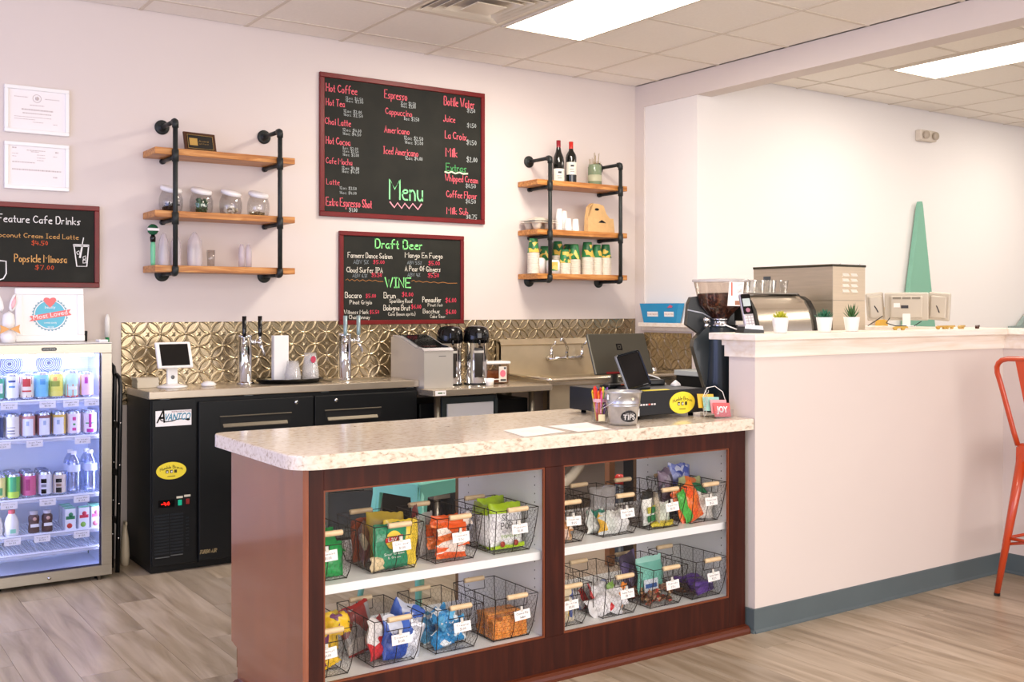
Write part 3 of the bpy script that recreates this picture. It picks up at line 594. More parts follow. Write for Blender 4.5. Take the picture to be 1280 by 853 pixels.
# pulp carrier
PULP = mat('grey_pulp', '#CFC7B8', .9, var=.08, vs=60, bump=.4, bs=150)
t = thing('cup_carrier', 'stack of grey pulp cup carriers at the left of the middle board', 'cup carrier', (4.29, 5.935, ZR[1]+.001), 0)
for k in range(2):
    m = MB(); z0 = .002+k*.014
    for sx in (-1, 1):
        for sy in (-1, 1): m.lathe([(.0, z0), (.022, z0), (.03, z0+.02), (.036, z0+.045)], (sx*.05, sy*.045, 0), 14)
    m.box(-.096, .096, -.088, .088, z0+.045, z0+.05, .002)
    m.lathe([(.0, z0+.075), (.03, z0+.073), (.06, z0+.062), (.09, z0+.05)], (0, 0, 0), 18)
    m.build('tray', PULP, t)
# foam cups and kraft carrier
FOAM = mat('white_cup', '#F4F1EE', .5)
def cup_stack(x, y, z, n, label, group, r0=.026, r1=.019, h=.075, pitch=.012, mtl=None, name='cup_stack', top=None):
    t = thing(name, label, 'cup stack', (x, y, z+.001), R(random.uniform(0, 90)), group)
    me = _cups.setdefault((r0, h), MB().lathe([(r0, 0), (r0*1.05, .001), (r0*1.05, .0035), (r0, .0045), (r1, h), (0, h)], n=20).mesh('cup', mtl or FOAM))
    for i in range(n): link('cup', me, t, (0, 0, i*pitch))
    return t
_cups = {}
cup_stack(4.478, 5.95, ZR[1], 8, 'tall stack of small white foam cups against the wall, back left', None)
cup_stack(4.53, 5.965, ZR[1], 7, 'tall stack of small white foam cups, back right, half hidden', None)
cup_stack(4.505, 5.885, ZR[1], 2, 'short stack of small white foam cups in front on the left', None)
cup_stack(4.57, 5.885, ZR[1], 2, 'short stack of small white foam cups nearest the kraft carrier', None)
KRAFT = mat('kraft_board', '#DBB27A', .75, var=.06, vs=30)
t = thing('kraft_carrier', 'flat folded kraft paper cup carrier with handle hole on the middle board', 'carton', (4.79, 5.9, ZR[1]+.001), R(8))
pr = [(-.13, 0), (.13, 0), (.115, .1), (.07, .14), (.04, .195), (-.01, .205), (-.08, .205), (-.115, .18), (-.13, .1)]
MB().prism(pr, -.012, -.006).build('back_panel', KRAFT, t)
MB().prism([(-.138, 0), (.14, 0), (.125, .105), (-.138, .11)], -.03, -.025).build('front_panel', KRAFT, t)
MB().prism([(-.13, 0), (-.13, .1), (-.115, .18), (-.08, .205), (-.085, .2), (-.12, .17), (-.135, .1), (-.138, 0)], -.024, .01).build('side_fold', KRAFT, t)
m = MB(); disc(m, -.03, .165, .022, .009, -.0135, -.0122, 16); m.build('handle_hole', BLACK, t)
m = MB(); m.prism([(-.035, .07), (.045, .07), (.02, .084), (.0, .09), (-.015, .082)], -.0315, -.0302); m.build('slot', BLACK, t)
# paper coffee cups with printed tops on the lowest board
PRC = ramp_mat('printed_cup', [(.0, '#D9B450'), (.35, '#2E7B46'), (.62, '#E3C46A'), (.8, '#1F5E36')], 34, 'voronoi', .45)
CREAMC = mat('cream_cup', '#EFE4D2', .6)
GRNR = mat('cup_green_rim', '#2C6F40', .5)
def paper_stack(x, y, n, label, big=1., group=None):
    r0, r1, h, p = .044*big, .03*big, .105*big, .0095
    t = thing('paper_cup_stack', label, 'cup stack', (x, y, ZR[2]+.001), R(random.uniform(0, 360)), group)
    for i in range(n-1):
        me = _cups.setdefault(('p', big), MB().lathe([(r0, 0), (r0*1.05, .001), (r0*1.05, .0045), (r0*.985, .0055), (r0*.94, .02), (r0*.9, .03)], n=22).mesh('cup', CREAMC)); link('cup', me, t, (0, 0, i*p))
    z = (n-1)*p
    m = MB(); m.lathe([(r0, 0), (r0*1.05, .001), (r0*1.05, .0045), (r0*.985, .0055), (r1*1.1, h*.83)], (0, 0, z), 22, 0); m.lathe([(r1*1.1, h*.83), (r1, h), (r1*.92, h), (r1*.9, h-.006), (0, h-.006)], (0, 0, z), 22, 1)
    m.build('top_cup', [PRC, GRNR], t, label='yellow and green printed cup')
paper_stack(4.212, 5.89, 16, 'paper cup stack at the far left of the lowest right board', .92)
paper_stack(4.365, 5.97, 11, 'paper cup stack half hidden behind the pipe', .95)
paper_stack(4.475, 5.965, 15, 'tall paper cup stack right of the pipe, standing against the wall', .95)
paper_stack(4.462, 5.865, 9, 'short paper cup stack in front, right of the pipe', .9)
paper_stack(4.565, 5.895, 12, 'paper cup stack third from the right end, with a peaked top', 1.02)
paper_stack(4.575, 5.98, 15, 'paper cup stack behind the peaked one, only its top showing', .8)
paper_stack(4.685, 5.895, 14, 'tallest-topped paper cup stack left of the two narrow ones', 1.02)
paper_stack(4.775, 5.9, 14, 'narrow paper cup stack, second from the right', .88)
paper_stack(4.855, 5.9, 14, 'rightmost narrow paper cup stack on the lowest board', .92)
for x, y, h, r, lab in ((4.296, 5.93, .11, .04, 'white plastic tub standing behind the printed tub'), (4.36, 5.865, .095, .05, 'squat white tub with a printed yellow and green label')):
    t = thing('white_tub', lab, 'tub', (x, y, ZR[2]+.001), R(-35)); MB().lathe([(0, 0), (r, 0), (r*.92, h-.012), (r*.7, h), (0, h)], n=24).build('tub_body', WHITE, t)
    if r > .045:
        m = MB(); n = 8; q = r*1.01
        m.add([(q*math.sin(R(-38+76*k/n)), -q*math.cos(R(-38+76*k/n)), z) for z in (.02, .08) for k in range(n+1)], [(k, k+1, k+n+2, k+n+1) for k in range(n)], 0, True); m.build('paper_label', PRC, t)
# emergency light
t = thing('emergency_light', 'small beige emergency light high on the white wall', 'emergency light', (7.88, 5.4, 2.82))
MB().box(-.11, .11, -.06, 0, -.045, .045, .01).build('housing', mat('beige_plastic', '#D8CDBE', .5), t)
for x in (-.06, .07): MB().lathe([(0, 0), (.03, 0), (.034, .02), (.03, .028), (0, .024)], (x, -.06, 0), 16, ax='-y').build('lamp_head', mat('lamp_head_grey', '#B9AC9B', .3), t)
# ------------------------------------------------------------------ display fridge
FX0, FX1, FY = .775, 1.375, 5.615
fr = thing('display_fridge', 'glass-door display fridge with stainless frame full of drinks at the left edge', 'fridge', ((FX0+FX1)/2, FY, 0)); hw = .3; FD = .40
FBLK = mat('fridge_body_black', '#17191C', .4); FIN = mat('fridge_liner', '#DCE3F2', .4)
m = MB(); m.box(-hw+.005, -hw+.03, .03, FD, .03, 1.195).box(hw-.03, hw-.005, .03, FD, .03, 1.195).box(-hw+.03, hw-.03, FD-.02, FD, .03, 1.195).box(-hw+.03, hw-.03, .03, FD-.02, .03, .06).box(-hw+.03, hw-.03, .03, FD-.02, 1.17, 1.195).build('cabinet', FBLK, fr)
m = MB(); m.box(-hw+.03, -hw+.034, .03, FD-.02, .06, 1.17).box(hw-.034, hw-.03, .03, FD-.02, .06, 1.17).box(-hw+.034, hw-.034, FD-.026, FD-.02, .06, 1.17).box(-hw+.034, hw-.034, .03, FD-.026, .06, .065).box(-hw+.034, hw-.034, .03, FD-.026, 1.15, 1.17).build('liner', FIN, fr)
MB().box(-hw, hw, .0, .42, 1.195, 1.205, .003).build('top_panel', mat('fridge_top_white', '#E9E6E2', .35), fr)
d = MB(); fw = .052
d.box(-hw, hw, 0, .03, .022, .022+fw, .002, seg=1).box(-hw, hw, 0, .03, 1.203-fw, 1.203, .002, seg=1).box(-hw, -hw+fw, 0, .03, .022+fw, 1.203-fw, .002, seg=1).box(hw-fw, hw, 0, .03, .022+fw, 1.203-fw, .002, seg=1)
door = d.build('door', STEEL, fr)
MB().box(-hw+fw, hw-fw, .012, .016, .022+fw, 1.203-fw).build('pane', glass('fridge_glass', '#F4F6FF', a=.02), door)
m = MB(); 
for a in ((-hw+fw, -hw+fw+.005), (hw-fw-.005, hw-fw)): m.box(a[0], a[1], .016, .03, .022+fw, 1.203-fw)
m.box(-hw+fw, hw-fw, .016, .03, .022+fw, .022+fw+.005); m.build('gasket', mat('gasket', '#2A2440', .5), door)
m = MB(); m.prism([(-.027+.009*math.cos(R(a)), 1.176+.009*math.sin(R(a))) for a in range(90, 271, 30)]+[(.027+.009*math.cos(R(a)), 1.176+.009*math.sin(R(a))) for a in range(-90, 91, 30)], -.003, .001); bdg = m.build('badge', BLACKG, door)
m = MB(); write(m, 'AVANTCO', -.026, 1.172, .052, .008, -.0035, wt=.16); m.build('lettering', mat('badge_grey', '#A9A9A9', .4), door)
MB().lathe([(0, 0), (.009, 0), (.01, .003), (.006, .005), (.006, .008), (0, .008)], (0, 0, .045), 16, ax='-y').build('lock', CHROME, door)
LED = mat('led_strip', '#FFFFFF', .5, emit=26, ecol='#D2D8FF')
m = MB(); m.box(hw-.046, hw-.036, .034, .044, .1, 1.12).box(-hw+.036, -hw+.046, .034, .044, .1, 1.12).build('led_strip', LED, fr)
MB().box(-.22, .22, .04, .055, 1.135, 1.149).build('led_strip', LED, fr)
for x in (-.22, .24): MB().cyl((x, .06, 0), .014, .03).build('foot', BLACKP, fr)
MB().cyl((.24, .02, 0), .01, .022).build('foot', CHROME, fr)
# fan grilles of concentric rings on the back wall
for cx in (-.12, .07, -.27):
    if abs(cx)+.05 > hw-.03: continue
    MB().lathe([(0, 0), (.062, 0), (.062, .003), (0, .003)], (cx, FD-.026, 1.09), 28, ax='-y').build('fan_recess', mat('fan_dark', '#2C3A5C', .6), fr)
    m = MB()
    for r in (.01, .019, .028, .037, .046, .055): m.lathe([(r, .003), (r+.0035, .006), (r+.005, .003)], (cx, FD-.026, 1.09), 28, ax='-y')
    m.build('fan_grille', FIN, fr)
SHW = mat('white_coated_wire', '#EEF1FA', .35)
ZF = (.925, .735, .44, .262, .17)
shelf_me = None
for z in ZF:
    m = MB()
    for x in [(-.262+.0138*i) for i in range(39)]: m.box(x-.0022, x+.0022, .045, FD-.04, -.004, 0)
    m.box(-.265, .265, .042, .047, -.012, .002).box(-.265, .265, FD-.045, FD-.04, -.008, 0).box(-.265, .265, .2, .204, -.008, -.004)
    m.build('wire_shelf', SHW, fr, (0, 0, z))
    MB().box(-.266, .266, .036, .042, -.02, -.006).build('ticket_rail', plastic_film('clear_rail', '#E8ECF8', .5), fr, (0, 0, z))
    for k in range(3):
        m = MB(); m.box(hw-.05, hw-.034, .04, .056, -.012, .012); m.build('shelf_clip', WHITE, fr, (0, 0, z+.01)) if k == 0 else None
def ticket(px, z, w=.075, t1='Cans', t2='$2.50'):
    o = MB().box(-w/2, w/2, 0, .001, -.034, 0).build('price_ticket', PAPER, fr, (px-(FX0+FX1)/2, .034, z-.008))
    m = MB(); write(m, t1, -w*.36, -.014, w*.72, .006, -.0006, wt=.14); write(m, t2, -w*.2, -.027, w*.4, .007, -.0006, wt=.14); m.build('lettering', INK, o)
for x, z, a, b in ((.9, ZF[0], 'Seltzer', '$2.00'), (1.075, ZF[0], 'Hard Seltzer', '$5.00'), (1.185, ZF[0], 'Ginger Ale', '$3.00'), (1.285, ZF[0], 'Juice', '$2.00'), (.87, ZF[1], 'Soda', '$1.50'), (1.015, ZF[1], 'Iced Tea', '$2.00'), (1.24, ZF[1], 'Water', '$1.50'),
                   (.9, ZF[2], 'Milk', '$2.00'), (1.075, ZF[2], 'Choc Milk', '$2.00'), (1.235, ZF[2], 'Juice Box', '$1.00'), (.915, ZF[3], 'Cream', '$1.50'), (1.05, ZF[3], 'Yogurt', '$1.50'), (1.235, ZF[3], 'Cheese', '$1.50')):
    ticket(x, z, t1=a, t2=b)
ALU = mat('can_aluminium', '#C9CDD8', .25, 1.)
def can(x, row, cols, label, art, h=.122, r=.0315, deep=2, group=None):
    """art: list of (z0 fraction, z1 fraction, material, half angle) patches"""
    t = thing('drink_can', label, 'can', (x, FY+.085, ZF[row]+.001), R(random.uniform(-22, 0)))
    MB().lathe([(0, .004), (r*.7, .003), (r*.78, 0), (r*.95, .006), (r, .012), (r, h-.014), (r*.86, h-.003), (r*.86, h), (r*.78, h-.001), (r*.75, h-.005), (0, h-.005)], n=22).build('can_shell', ALU, t)
    MB().lathe([(r+.0004, .012), (r+.0004, h-.013)], n=22).build('can_print', cols, t)
    for (a, b, mm, ha) in art:
        m = MB(); n = 8; q = r+.0009
        m.add([(q*math.sin(R(-ha+2*ha*k/n)), -q*math.cos(R(-ha+2*ha*k/n)), h*z) for z in (a, b) for k in range(n+1)], [(k, k+1, k+n+2, k+n+1) for k in range(n)], 0, True); m.build('print', mm, t)
    for k in range(1, deep): dup(t, (x+.002*k, FY+.085+.068*k, ZF[row]+.001), label=('can right behind the ' if k == 1 else 'rearmost can behind the ')+' '.join(label.split(',')[0].split()[:10]))
    return t
c_ = lambda n, h, r=.35: mat('can_'+n, h, r)
wht, nav = c_('white', '#EDF0F6'), c_('navy', '#32477C')
can(.855, 0, c_('green', '#49A37C'), 'green-edged can at the left end of the top fridge shelf', [(.3, .7, wht, 40)])
can(.920, 0, wht, 'white IPA can with a blue mountain arch', [(.68, .76, nav, 30), (.48, .55, c_('skyd', '#5A8FC4'), 26)], h=.13)
can(.989, 0, c_('cream', '#EFE3C8'), 'cream can with a dark red top band and red emblem', [(.6, .86, c_('maroon', '#8E1B2C'), 179), (.5, .8, c_('red', '#C8342C'), 34), (.3, .36, c_('red', '#C8342C'), 40), (.1, .16, c_('maroon', '#8E1B2C'), 179)], h=.13)
can(1.056, 0, c_('aqua', '#7CC3DE'), 'light blue can on the top fridge shelf', [(.55, .75, c_('blue2', '#4E9CC8'), 22)], h=.133)
can(1.125, 0, c_('yellow', '#E9DE62'), 'yellow can with green script on the top fridge shelf', [(.45, .65, c_('olive', '#9DA83C'), 40), (.66, .8, c_('orange', '#EB9A3C'), 16)], h=.135)
can(1.199, 0, c_('mint', '#BFE6CF'), 'mint and orange-red banded can on the top fridge shelf', [(.04, .5, c_('coral', '#EE5B35'), 179), (.3, .42, wht, 40)], h=.138)
can(1.270, 0, c_('peach', '#F6B36A'), 'orange can with pink and white swirls, rightmost on the top fridge shelf', [(.1, .88, c_('pinkw', '#F5CBE6'), 45), (.55, .8, c_('magenta', '#C63BA6'), 14)], h=.128)
can(.851, 1, nav, 'navy can at the left end of the second fridge shelf', [(.3, .6, wht, 30)])
can(.922, 1, c_('offwhite', '#F0EDE6'), 'plain off-white can with small grey print', [(.3, .36, c_('greyp', '#8A8A94'), 30), (.45, .48, c_('greyp', '#8A8A94'), 34), (.2, .24, c_('greyp', '#8A8A94'), 34)])
for x, cc, lab in ((.995, c_('rose', '#D99A94'), 'white and dusty rose can with a round crest'), (1.067, c_('brownr', '#9A6A6A'), 'white and brown can with a round crest'), (1.138, c_('gold', '#E9C765'), 'white and golden yellow can with a round crest')):
    can(x, 1, cc, lab, [(.1, .78, wht, 48), (.5, .68, c_('crest', '#A9BBD8'), 12)])
can(1.209, 1, c_('pinkwhite', '#F6E9F0'), 'white can with pink fruit spots, left of the rightmost', [(.62, .76, c_('fuchsia', '#D9479A'), 14), (.2, .32, c_('fuchsia', '#D9479A'), 16), (.42, .5, c_('leaf', '#58A86A'), 10)])
can(1.285, 1, c_('pinkwhite', '#F6E9F0'), 'white can with magenta letters, rightmost on the second fridge shelf', [(.3, .85, c_('plum', '#C0379C'), 12), (.1, .24, c_('plum', '#C0379C'), 30), (.45, .5, c_('leaf', '#58A86A'), 40)])
can(.86, 2, c_('lemon', '#F1E69A'), 'pale yellow and green can at the left edge of the third fridge shelf', [(.2, .5, c_('leaf', '#58A86A'), 40)], deep=3)
can(.927, 2, c_('lime', '#5FBE4B'), 'bright green speckled can', [(.3, .9, c_('green3', '#2FA36B'), 25), (.05, .3, c_('limey', '#B5DC4A'), 50)], deep=3)
can(.999, 2, c_('berry', '#D2608E'), 'pink speckled can beside the bright green one', [(.3, .75, c_('berryd', '#A82F68'), 18)], deep=3)
can(1.072, 2, c_('silverw', '#E6E6EC'), 'silver can with black block letters', [(.55, .72, BLACKG, 24), (.12, .3, BLACKG, 22), (.38, .5, c_('greyp', '#8A8A94'), 22)], deep=3)
can(1.14, 2, c_('tanw', '#D8CABB'), 'tan and white can with black block letters, beside the water bottles', [(.55, .72, BLACKG, 26), (.12, .34, BLACKG, 24), (.38, .5, c_('brownp', '#8C6D58'), 22)], deep=1, h=.115)
# water bottles
WATER = glass('water_bottle', '#E6EEFF', .06, .3)
def wbottle(x, y, label, group=None):
    t = thing('water_bottle', label, 'bottle', (x, y, ZF[2]+.001), 0, group)
    pr = [(0, .004), (.024, 0), (.031, .006)]
    for k in range(5): pr += [(.031, .02+.016*k), (.0285, .027+.016*k)]
    pr += [(.0315, .105), (.0315, .15), (.027, .17), (.015, .19), (.0125, .195), (.0125, .2)]
    MB().lathe(pr, n=20).build('bottle', WATER, t); MB().lathe([(.0135, .196), (.0135, .212), (0, .213)], n=18).build('cap', WHITE, t)
    MB().lathe([(.0322, .11), (.0322, .145)], n=20).build('paper_label', c_('lab', '#D9E2F5', .4), t); return t
w1 = wbottle(1.208, FY+.085, 'clear water bottle, left of the two in front'); dup(w1, (1.288, FY+.085, ZF[2]+.001), label='clear water bottle with a small red mark, rightmost on the third shelf')
for x in (1.205, 1.285): dup(w1, (x, FY+.155, ZF[2]+.001), label='water bottle standing in the second row of the fridge', group='water bottles in the second row')
# milk jugs, chocolate milk, juice cartons
def jug(x, label):
    t = thing('milk_jug', label, 'jug', (x, FY+.085, ZF[3]+.001)); MB().lathe([(0, 0), (.03, 0), (.033, .01), (.033, .06), (.026, .085), (.014, .105), (.013, .112), (0, .112)], n=18).build('jug_body', WHITEM, t)
    MB().lathe([(.0155, .105), (.0155, .122), (0, .123)], n=16).build('cap', c_('capred', '#E5656A'), t); m = MB(); m.box(-.012, .014, -.0337, -.032, .012, .032); m.build('print', c_('jadeprint', '#8FD3B4'), t); return t
j1 = jug(.919, 'small white milk jug with a red cap and green print'); dup(j1, (.846, FY+.085, ZF[3]+.001), label='small white milk jug at the left edge of the fourth shelf')
def choc(x, label):
    t = thing('milk_bottle', label, 'bottle', (x, FY+.085, ZF[3]+.001)); MB().lathe([(0, 0), (.024, 0), (.026, .006), (.0255, .03), (.023, .045), (.026, .06), (.0255, .078), (.018, .088), (.018, .092), (0, .092)], n=16).build('bottle', c_('chocolate', '#5B4038'), t)
    MB().lathe([(.0195, .09), (.0195, .104), (0, .105)], n=16).build('cap', c_('capgrey', '#C9C2C4'), t)
    m = MB(); m.box(-.019, .019, -.0272, -.022, .03, .045); m.build('print', WHITE, t); m = MB(); m.lathe([(0, 0), (.009, 0), (.009, .002), (0, .002)], (0, -.0255, .07), 14, ax='-y'); m.build('emblem', c_('emb', '#E4B9A6'), t); return t
k1 = choc(1.02, 'small chocolate milk bottle, left of the pair'); dup(k1, (1.082, FY+.085, ZF[3]+.001), label='small chocolate milk bottle, right of the pair')
def carton(x, label, c1, c2):
    t = thing('juice_carton', label, 'carton', (x, FY+.05, ZF[3]+.001), 0); w = .025
    MB().box(-w, w, 0, .04, 0, .105, .001, seg=1).build('carton', wht, t)
    m = MB(); m.box(-w*.85, w*.85, -.0008, 0, .052, .068).build('print', c2, t); MB().lathe([(0, 0), (.013, 0), (.013, .001), (0, .001)], (-.004, 0, .02), 14, ax='-y').build('fruit_print', c1, t)
    MB().lathe([(0, 0), (.011, 0), (.011, .001), (0, .001)], (.002, 0, .075), 14, ax='-y').build('fruit_print', c2, t)
    MB().box(-w, w, 0, .04, .105, .107).build('carton_top', c_('mintside', '#7FCBA2'), t); return t
a1 = carton(1.185, 'juice carton with a green side and red apple print', c_('apple', '#C8402E'), c_('dgreen', '#2F7D4F'))
a2 = carton(1.25, 'juice carton with green grapes and red band', c_('grape', '#8CC152'), c_('redband', '#D03A50'))
a3 = carton(1.309, 'juice carton with pink fruit, rightmost in the fridge', c_('pinkfr', '#F08FA0'), c_('pinkband', '#E77AA8'))
for k in (1, 2): dup(a1, (1.186, FY+.05+.06*k, ZF[3]+.001), label='juice carton lined up behind the apple carton', group='juice cartons behind the front ones')
dup(a3, (1.31, FY+.11, ZF[3]+.001), label='juice carton lined up behind the pink one', group='juice cartons behind the front ones')
# on top of the fridge
t = thing('framed_award', 'white picture frame with a blue and coral award badge on the fridge top', 'picture frame', (1.122, 5.82, 1.2065), (R(-11), 0, R(-4)))
for a in ((-.163, .163, 0, .034), (-.163, .163, .244, .278), (-.163, -.129, .034, .244), (.129, .163, .034, .244)): MB().box(a[0], a[1], -.014, .004, a[2], a[3], .004).build('frame_rail', WHITE, t)
MB().box(-.13, .13, -.006, -.001, .033, .245).build('sheet', PAPER, t)
bl, co = c_('badgeblue', '#66BDD2', .5), c_('badgecoral', '#EE7774', .5)
m = MB(); m.prism([((.083+.004*(-1)**i)*math.cos(PI*i/30), .14+(.083+.004*(-1)**i)*math.sin(PI*i/30)) for i in range(60)], -.0075, -.006); m.build('badge_edge', c_('badgegrey', '#7FA8B4', .5), t)
m = MB(); disc(m, 0, .14, .077, .077, -.0082, -.0075); m.build('badge_ring', PAPER, t)
m = MB(); disc(m, 0, .14, .072, .072, -.009, -.0082); m.build('badge', bl, t)
m = MB(); m.prism([(-.1, .105), (-.085, .118), (-.098, .132), (.098, .168), (.088, .152), (.102, .138)], -.0102, -.0095); m.build('ribbon', co, t)
m = MB(); m.prism([(.0+.03*math.sin(a)**3, .208+.004*(6.5*math.cos(a)-2.5*math.cos(2*a)-math.cos(3*a)*.8)) for a in [2*PI*i/24 for i in range(24)]], -.0102, -.0095); m.build('heart', co, t)
lettering('Most Loved', .034, PAPER, t, (0, -.0108, .137), (R(90), R(-10), 0), width=.165)
lettering('beatty', .02, PAPER, t, (0, -.0096, .178), width=.05); lettering('coweta county', .014, PAPER, t, (0, -.0096, .098), width=.06); lettering('2018', .012, PAPER, t, (0, -.0096, .074), width=.03)
MB().box(-.012, .012, 0, .01, 0, .06, .002).build('easel_leg', BLACKP, t, (.168, .03, 0), (R(25), 0, 0))
t = thing('rabbit_ornament', 'white and pink rabbit ornament with a gold bow, cut off by the left edge', 'ornament', (.915, 5.76, 1.2065))
MB().lathe([(0, 0), (.03, 0), (.038, .03), (.03, .06), (.0, .075)], n=18).build('body', WHITE, t)
m = MB(); m.m = Matrix.Translation((.01, 0, .15)) @ Matrix.Rotation(R(14), 4, 'Y'); m.lathe([(0, 0), (.014, .02), (.017, .05), (.012, .085), (0, .1)], n=14, sq=(1, .4)); m.m = Matrix.Translation((-.03, 0, .15)) @ Matrix.Rotation(R(-14), 4, 'Y'); m.lathe([(0, 0), (.014, .02), (.017, .05), (.012, .085), (0, .1)], n=14, sq=(1, .4)); m.build('ear', WHITE, t)
MB().lathe([(0, .06), (.026, .07), (.03, .1), (.026, .14), (0, .16)], n=18).build('head', WHITE, t)
m = MB(); m.m = Matrix.Translation((.012, -.007, .155)) @ Matrix.Rotation(R(14), 4, 'Y'); m.lathe([(0, .01), (.009, .03), (.01, .05), (0, .085)], n=10, sq=(1, .2)); m.build('ear_lining', c_('earpink', '#F3B9BE'), t)
m = MB(); m.prism([(0, .07), (.045, .09), (.04, .07), (.047, .045)], -.045, -.035); m.prism([(0, .07), (-.045, .09), (-.04, .07), (-.047, .045)], -.045, -.035); m.build('bow', c_('bowgold', '#D99A4E', .3), t)
tag(MB().box(-.022, .022, -.04, .04, 0, .012, .003).build('notepad', PAPER, None, (1.34, 5.68, 1.206)), 'small white pad at the right end of the fridge top', 'notepad')

# things leaning between fridge and cooler
t = thing('folding_ladder', 'black folded step ladder on edge between fridge and cooler', 'ladder', (1.43, 5.75, 0), (R(0), R(.9), 0))
for y, z1 in ((-.02, 1.03), (.10, 1.08)):
    MB().tube([(0, y, 0.0), (0, y, z1-.06), (-.004, y+.012, z1-.015), (-.012, y+.04, z1)], .0115, 10).build('rail', BLACKP, t)
    for z in (.18, .36, .56, .78): MB().lathe([(0, 0), (.006, 0), (.004, .003), (0, .003)], (.0, y-.0105, z), 10, ax='-y').build('rivet', CHROME, t)
for z in (.25, .5, .75): MB().box(-.006, .006, -.02, .1, z, z+.03).build('step', BLACKP, t)
t = thing('broom', 'broom with a green and white handle behind the fridge', 'broom', (1.44, 5.985, 0))
MB().cyl((0, 0, .12), .011, 1.10, 12).build('pole', c_('broomgreen', '#2E8B57'), t); MB().lathe([(0, 1.22), (.014, 1.222), (.0135, 1.32), (.006, 1.345), (0, 1.347)], n=14).build('grip', WHITE, t)
MB().box(-.1, .02, -.02, .02, 0, .12, .004).build('bristles', c_('bristle', '#39655A'), t)
t = thing('spray_bottle', 'cream plastic bottle standing on the floor left of the cooler', 'bottle', (1.506, 5.88, 0))
MB().lathe([(0, 0), (.022, 0), (.024, .05), (.02, .14), (.012, .19), (.01, .215), (0, .22)], n=16, sq=(1, 1.4)).build('bottle', c_('creamb', '#CDBFA6'), t); MB().box(-.006, .006, -.03, .012, .215, .235, .003).build('nozzle', c_('creamb', '#CDBFA6'), t)

# ------------------------------------------------------------------ black back-bar cooler
CX0, CX1, CYF = 1.556, 3.122, 5.575
ck = thing('bar_cooler', 'long black back-bar cooler with a stainless top holding beer towers', 'cooler', (CX0, CYF, 0)); CW = CX1-CX0; CDp = YB-.015-CYF
MB().box(0, CW, 0, CDp, .035, .905, .003).box(.004, CW, .012, CDp, .004, .035).build('cabinet', BLACK, ck)
MB().box(-.012, CW+.012, -.016, CDp, .907, .948, .004).build('worktop', STEELH, ck, label='brushed stainless worktop')
m = MB(); 
for x in (.05, .5, .95, 1.5): m.box(x, x+.05, .0, .02, .9, .907)
m.build('bracket', GREYM, ck)
for x in (.06, CW-.06): MB().cyl((x, .05, 0), .02, .036).build('foot', BLACKP, ck)
MB().box(.006, .235, -.012, .0, .04, .9, .002).build('grille_panel', BLACK, ck)
m = MB()
for i in range(13): z = .1+.0165*i; m.box(.018, .092, -.0145, -.012, z, z+.009); m.box(.1, .165, -.0145, -.012, z, z+.009)
for i in range(9): m.box(.18, .195, -.0145, -.012, .13+.018*i, .137+.018*i)
m.build('louver', mat('louver_black', '#1A2026', .3), ck)
m = MB(); m.box(.02, .093, -.0155, -.012, .083, .087); m.box(.1, .162, -.0155, -.012, .088, .092); m.build('louver_edge', GREYM, ck)
dxs = ((.243, .893), (.901, 1.556))
for i, (a, b) in enumerate(dxs):
    d = MB().box(a, b, -.028, -.002, .045, .885, .004).build('door', BLACK, ck)
    hx = (.36, .755) if i == 0 else (.965, 1.31)
    zc = .775
    MB().box(hx[0], hx[1], -.0295, -.0275, zc-.03, zc+.025).build('handle_recess', mat('recess_dark', '#040506', .6), d)
    m = MB(); m.box(hx[0]-.005, hx[1]+.005, -.036, -.027, zc+.022, zc+.028, .001, seg=1); m.prism([(-.0275, zc-.032), (-.0275, zc-.012), (-.041, zc-.03), (-.041, zc-.034)], hx[0]+.012, hx[1]-.02, 'yz'); m.build('handle', mat('handle_satin', '#6E6658', .5, .6), d)
    MB().lathe([(0, 0), (.011, 0), (.012, .003), (.007, .006), (0, .006)], ((.79 if i == 0 else 1.03), -.028, .855), 16, ax='-y').build('lock', CHROME, d)
MB().box(.243, 1.556, -.02, -.002, .035, .045).build('kick_strip', BLACK, ck)
st = MB().box(.022, .208, -.0135, -.0122, .765, .846).build('sticker', PAPER, ck, label='white maker sticker')
lettering('A', .1, BLACKG, st, (.048, -.0142, .815), shear=.35, bold=.001, width=.045)
lettering('VANTCO', .05, c_('avblue', '#3E8CA8', .5), st, (.133, -.0142, .81), shear=.35, bold=.001, width=.132)
lettering('REFRIGERATION', .011, c_('avred', '#9C6F74', .5), st, (.155, -.0142, .838), width=.1)
m = MB(); ribbon(m, [(.04, .812), (.05, .797), (.075, .788), (.105, .79), (.14, .8), (.17, .798), (.19, .794)], .005, -.0144); disc(m, .19, .795, .01, .006, -.0148, -.0142, 14); m.build('flourish', BLACKG, st)
YEL = c_('ovalyellow', '#F0DC3F', .4)
def oval(parent, cx, cz, rx, rz, y):
    m = MB(); disc(m, cx, cz, rx, rz, y-.0012, y); o = m.build('sticker', YEL, parent, label='yellow oval cafe sticker')
    m = MB(); k = rx/.078
    ss, tot = strokes('Humble Brown')
    for s in ss:
        p = []
        for a, b in s:
            u = (a/tot-.5)*2; p.append((cx+u*.058*k, cz+.012*k-.011*k*u*u+b*.0026*k))
        ribbon(m, p, .0022*k, y-.0016)
    for x in (-.022, 0, .022): m.box(cx+(x-.007)*k, cx+(x+.007)*k, y-.002, y-.0014, cz-.012*k, cz+.004*k)
    m.box(cx-.02*k, cx+.02*k, y-.002, y-.0014, cz-.03*k, cz-.027*k); m.build('lettering', mat('oval_ink', '#3A3420', .5), o)
    m = MB(); m.box(cx-.025*k, cx-.018*k, y-.0026, y-.002, cz-.009*k, cz-.002*k); m.box(cx-.002*k, cx+.005*k, y-.0026, y-.002, cz-.009*k, cz+.0*k); m.build('print', PAPER, o)
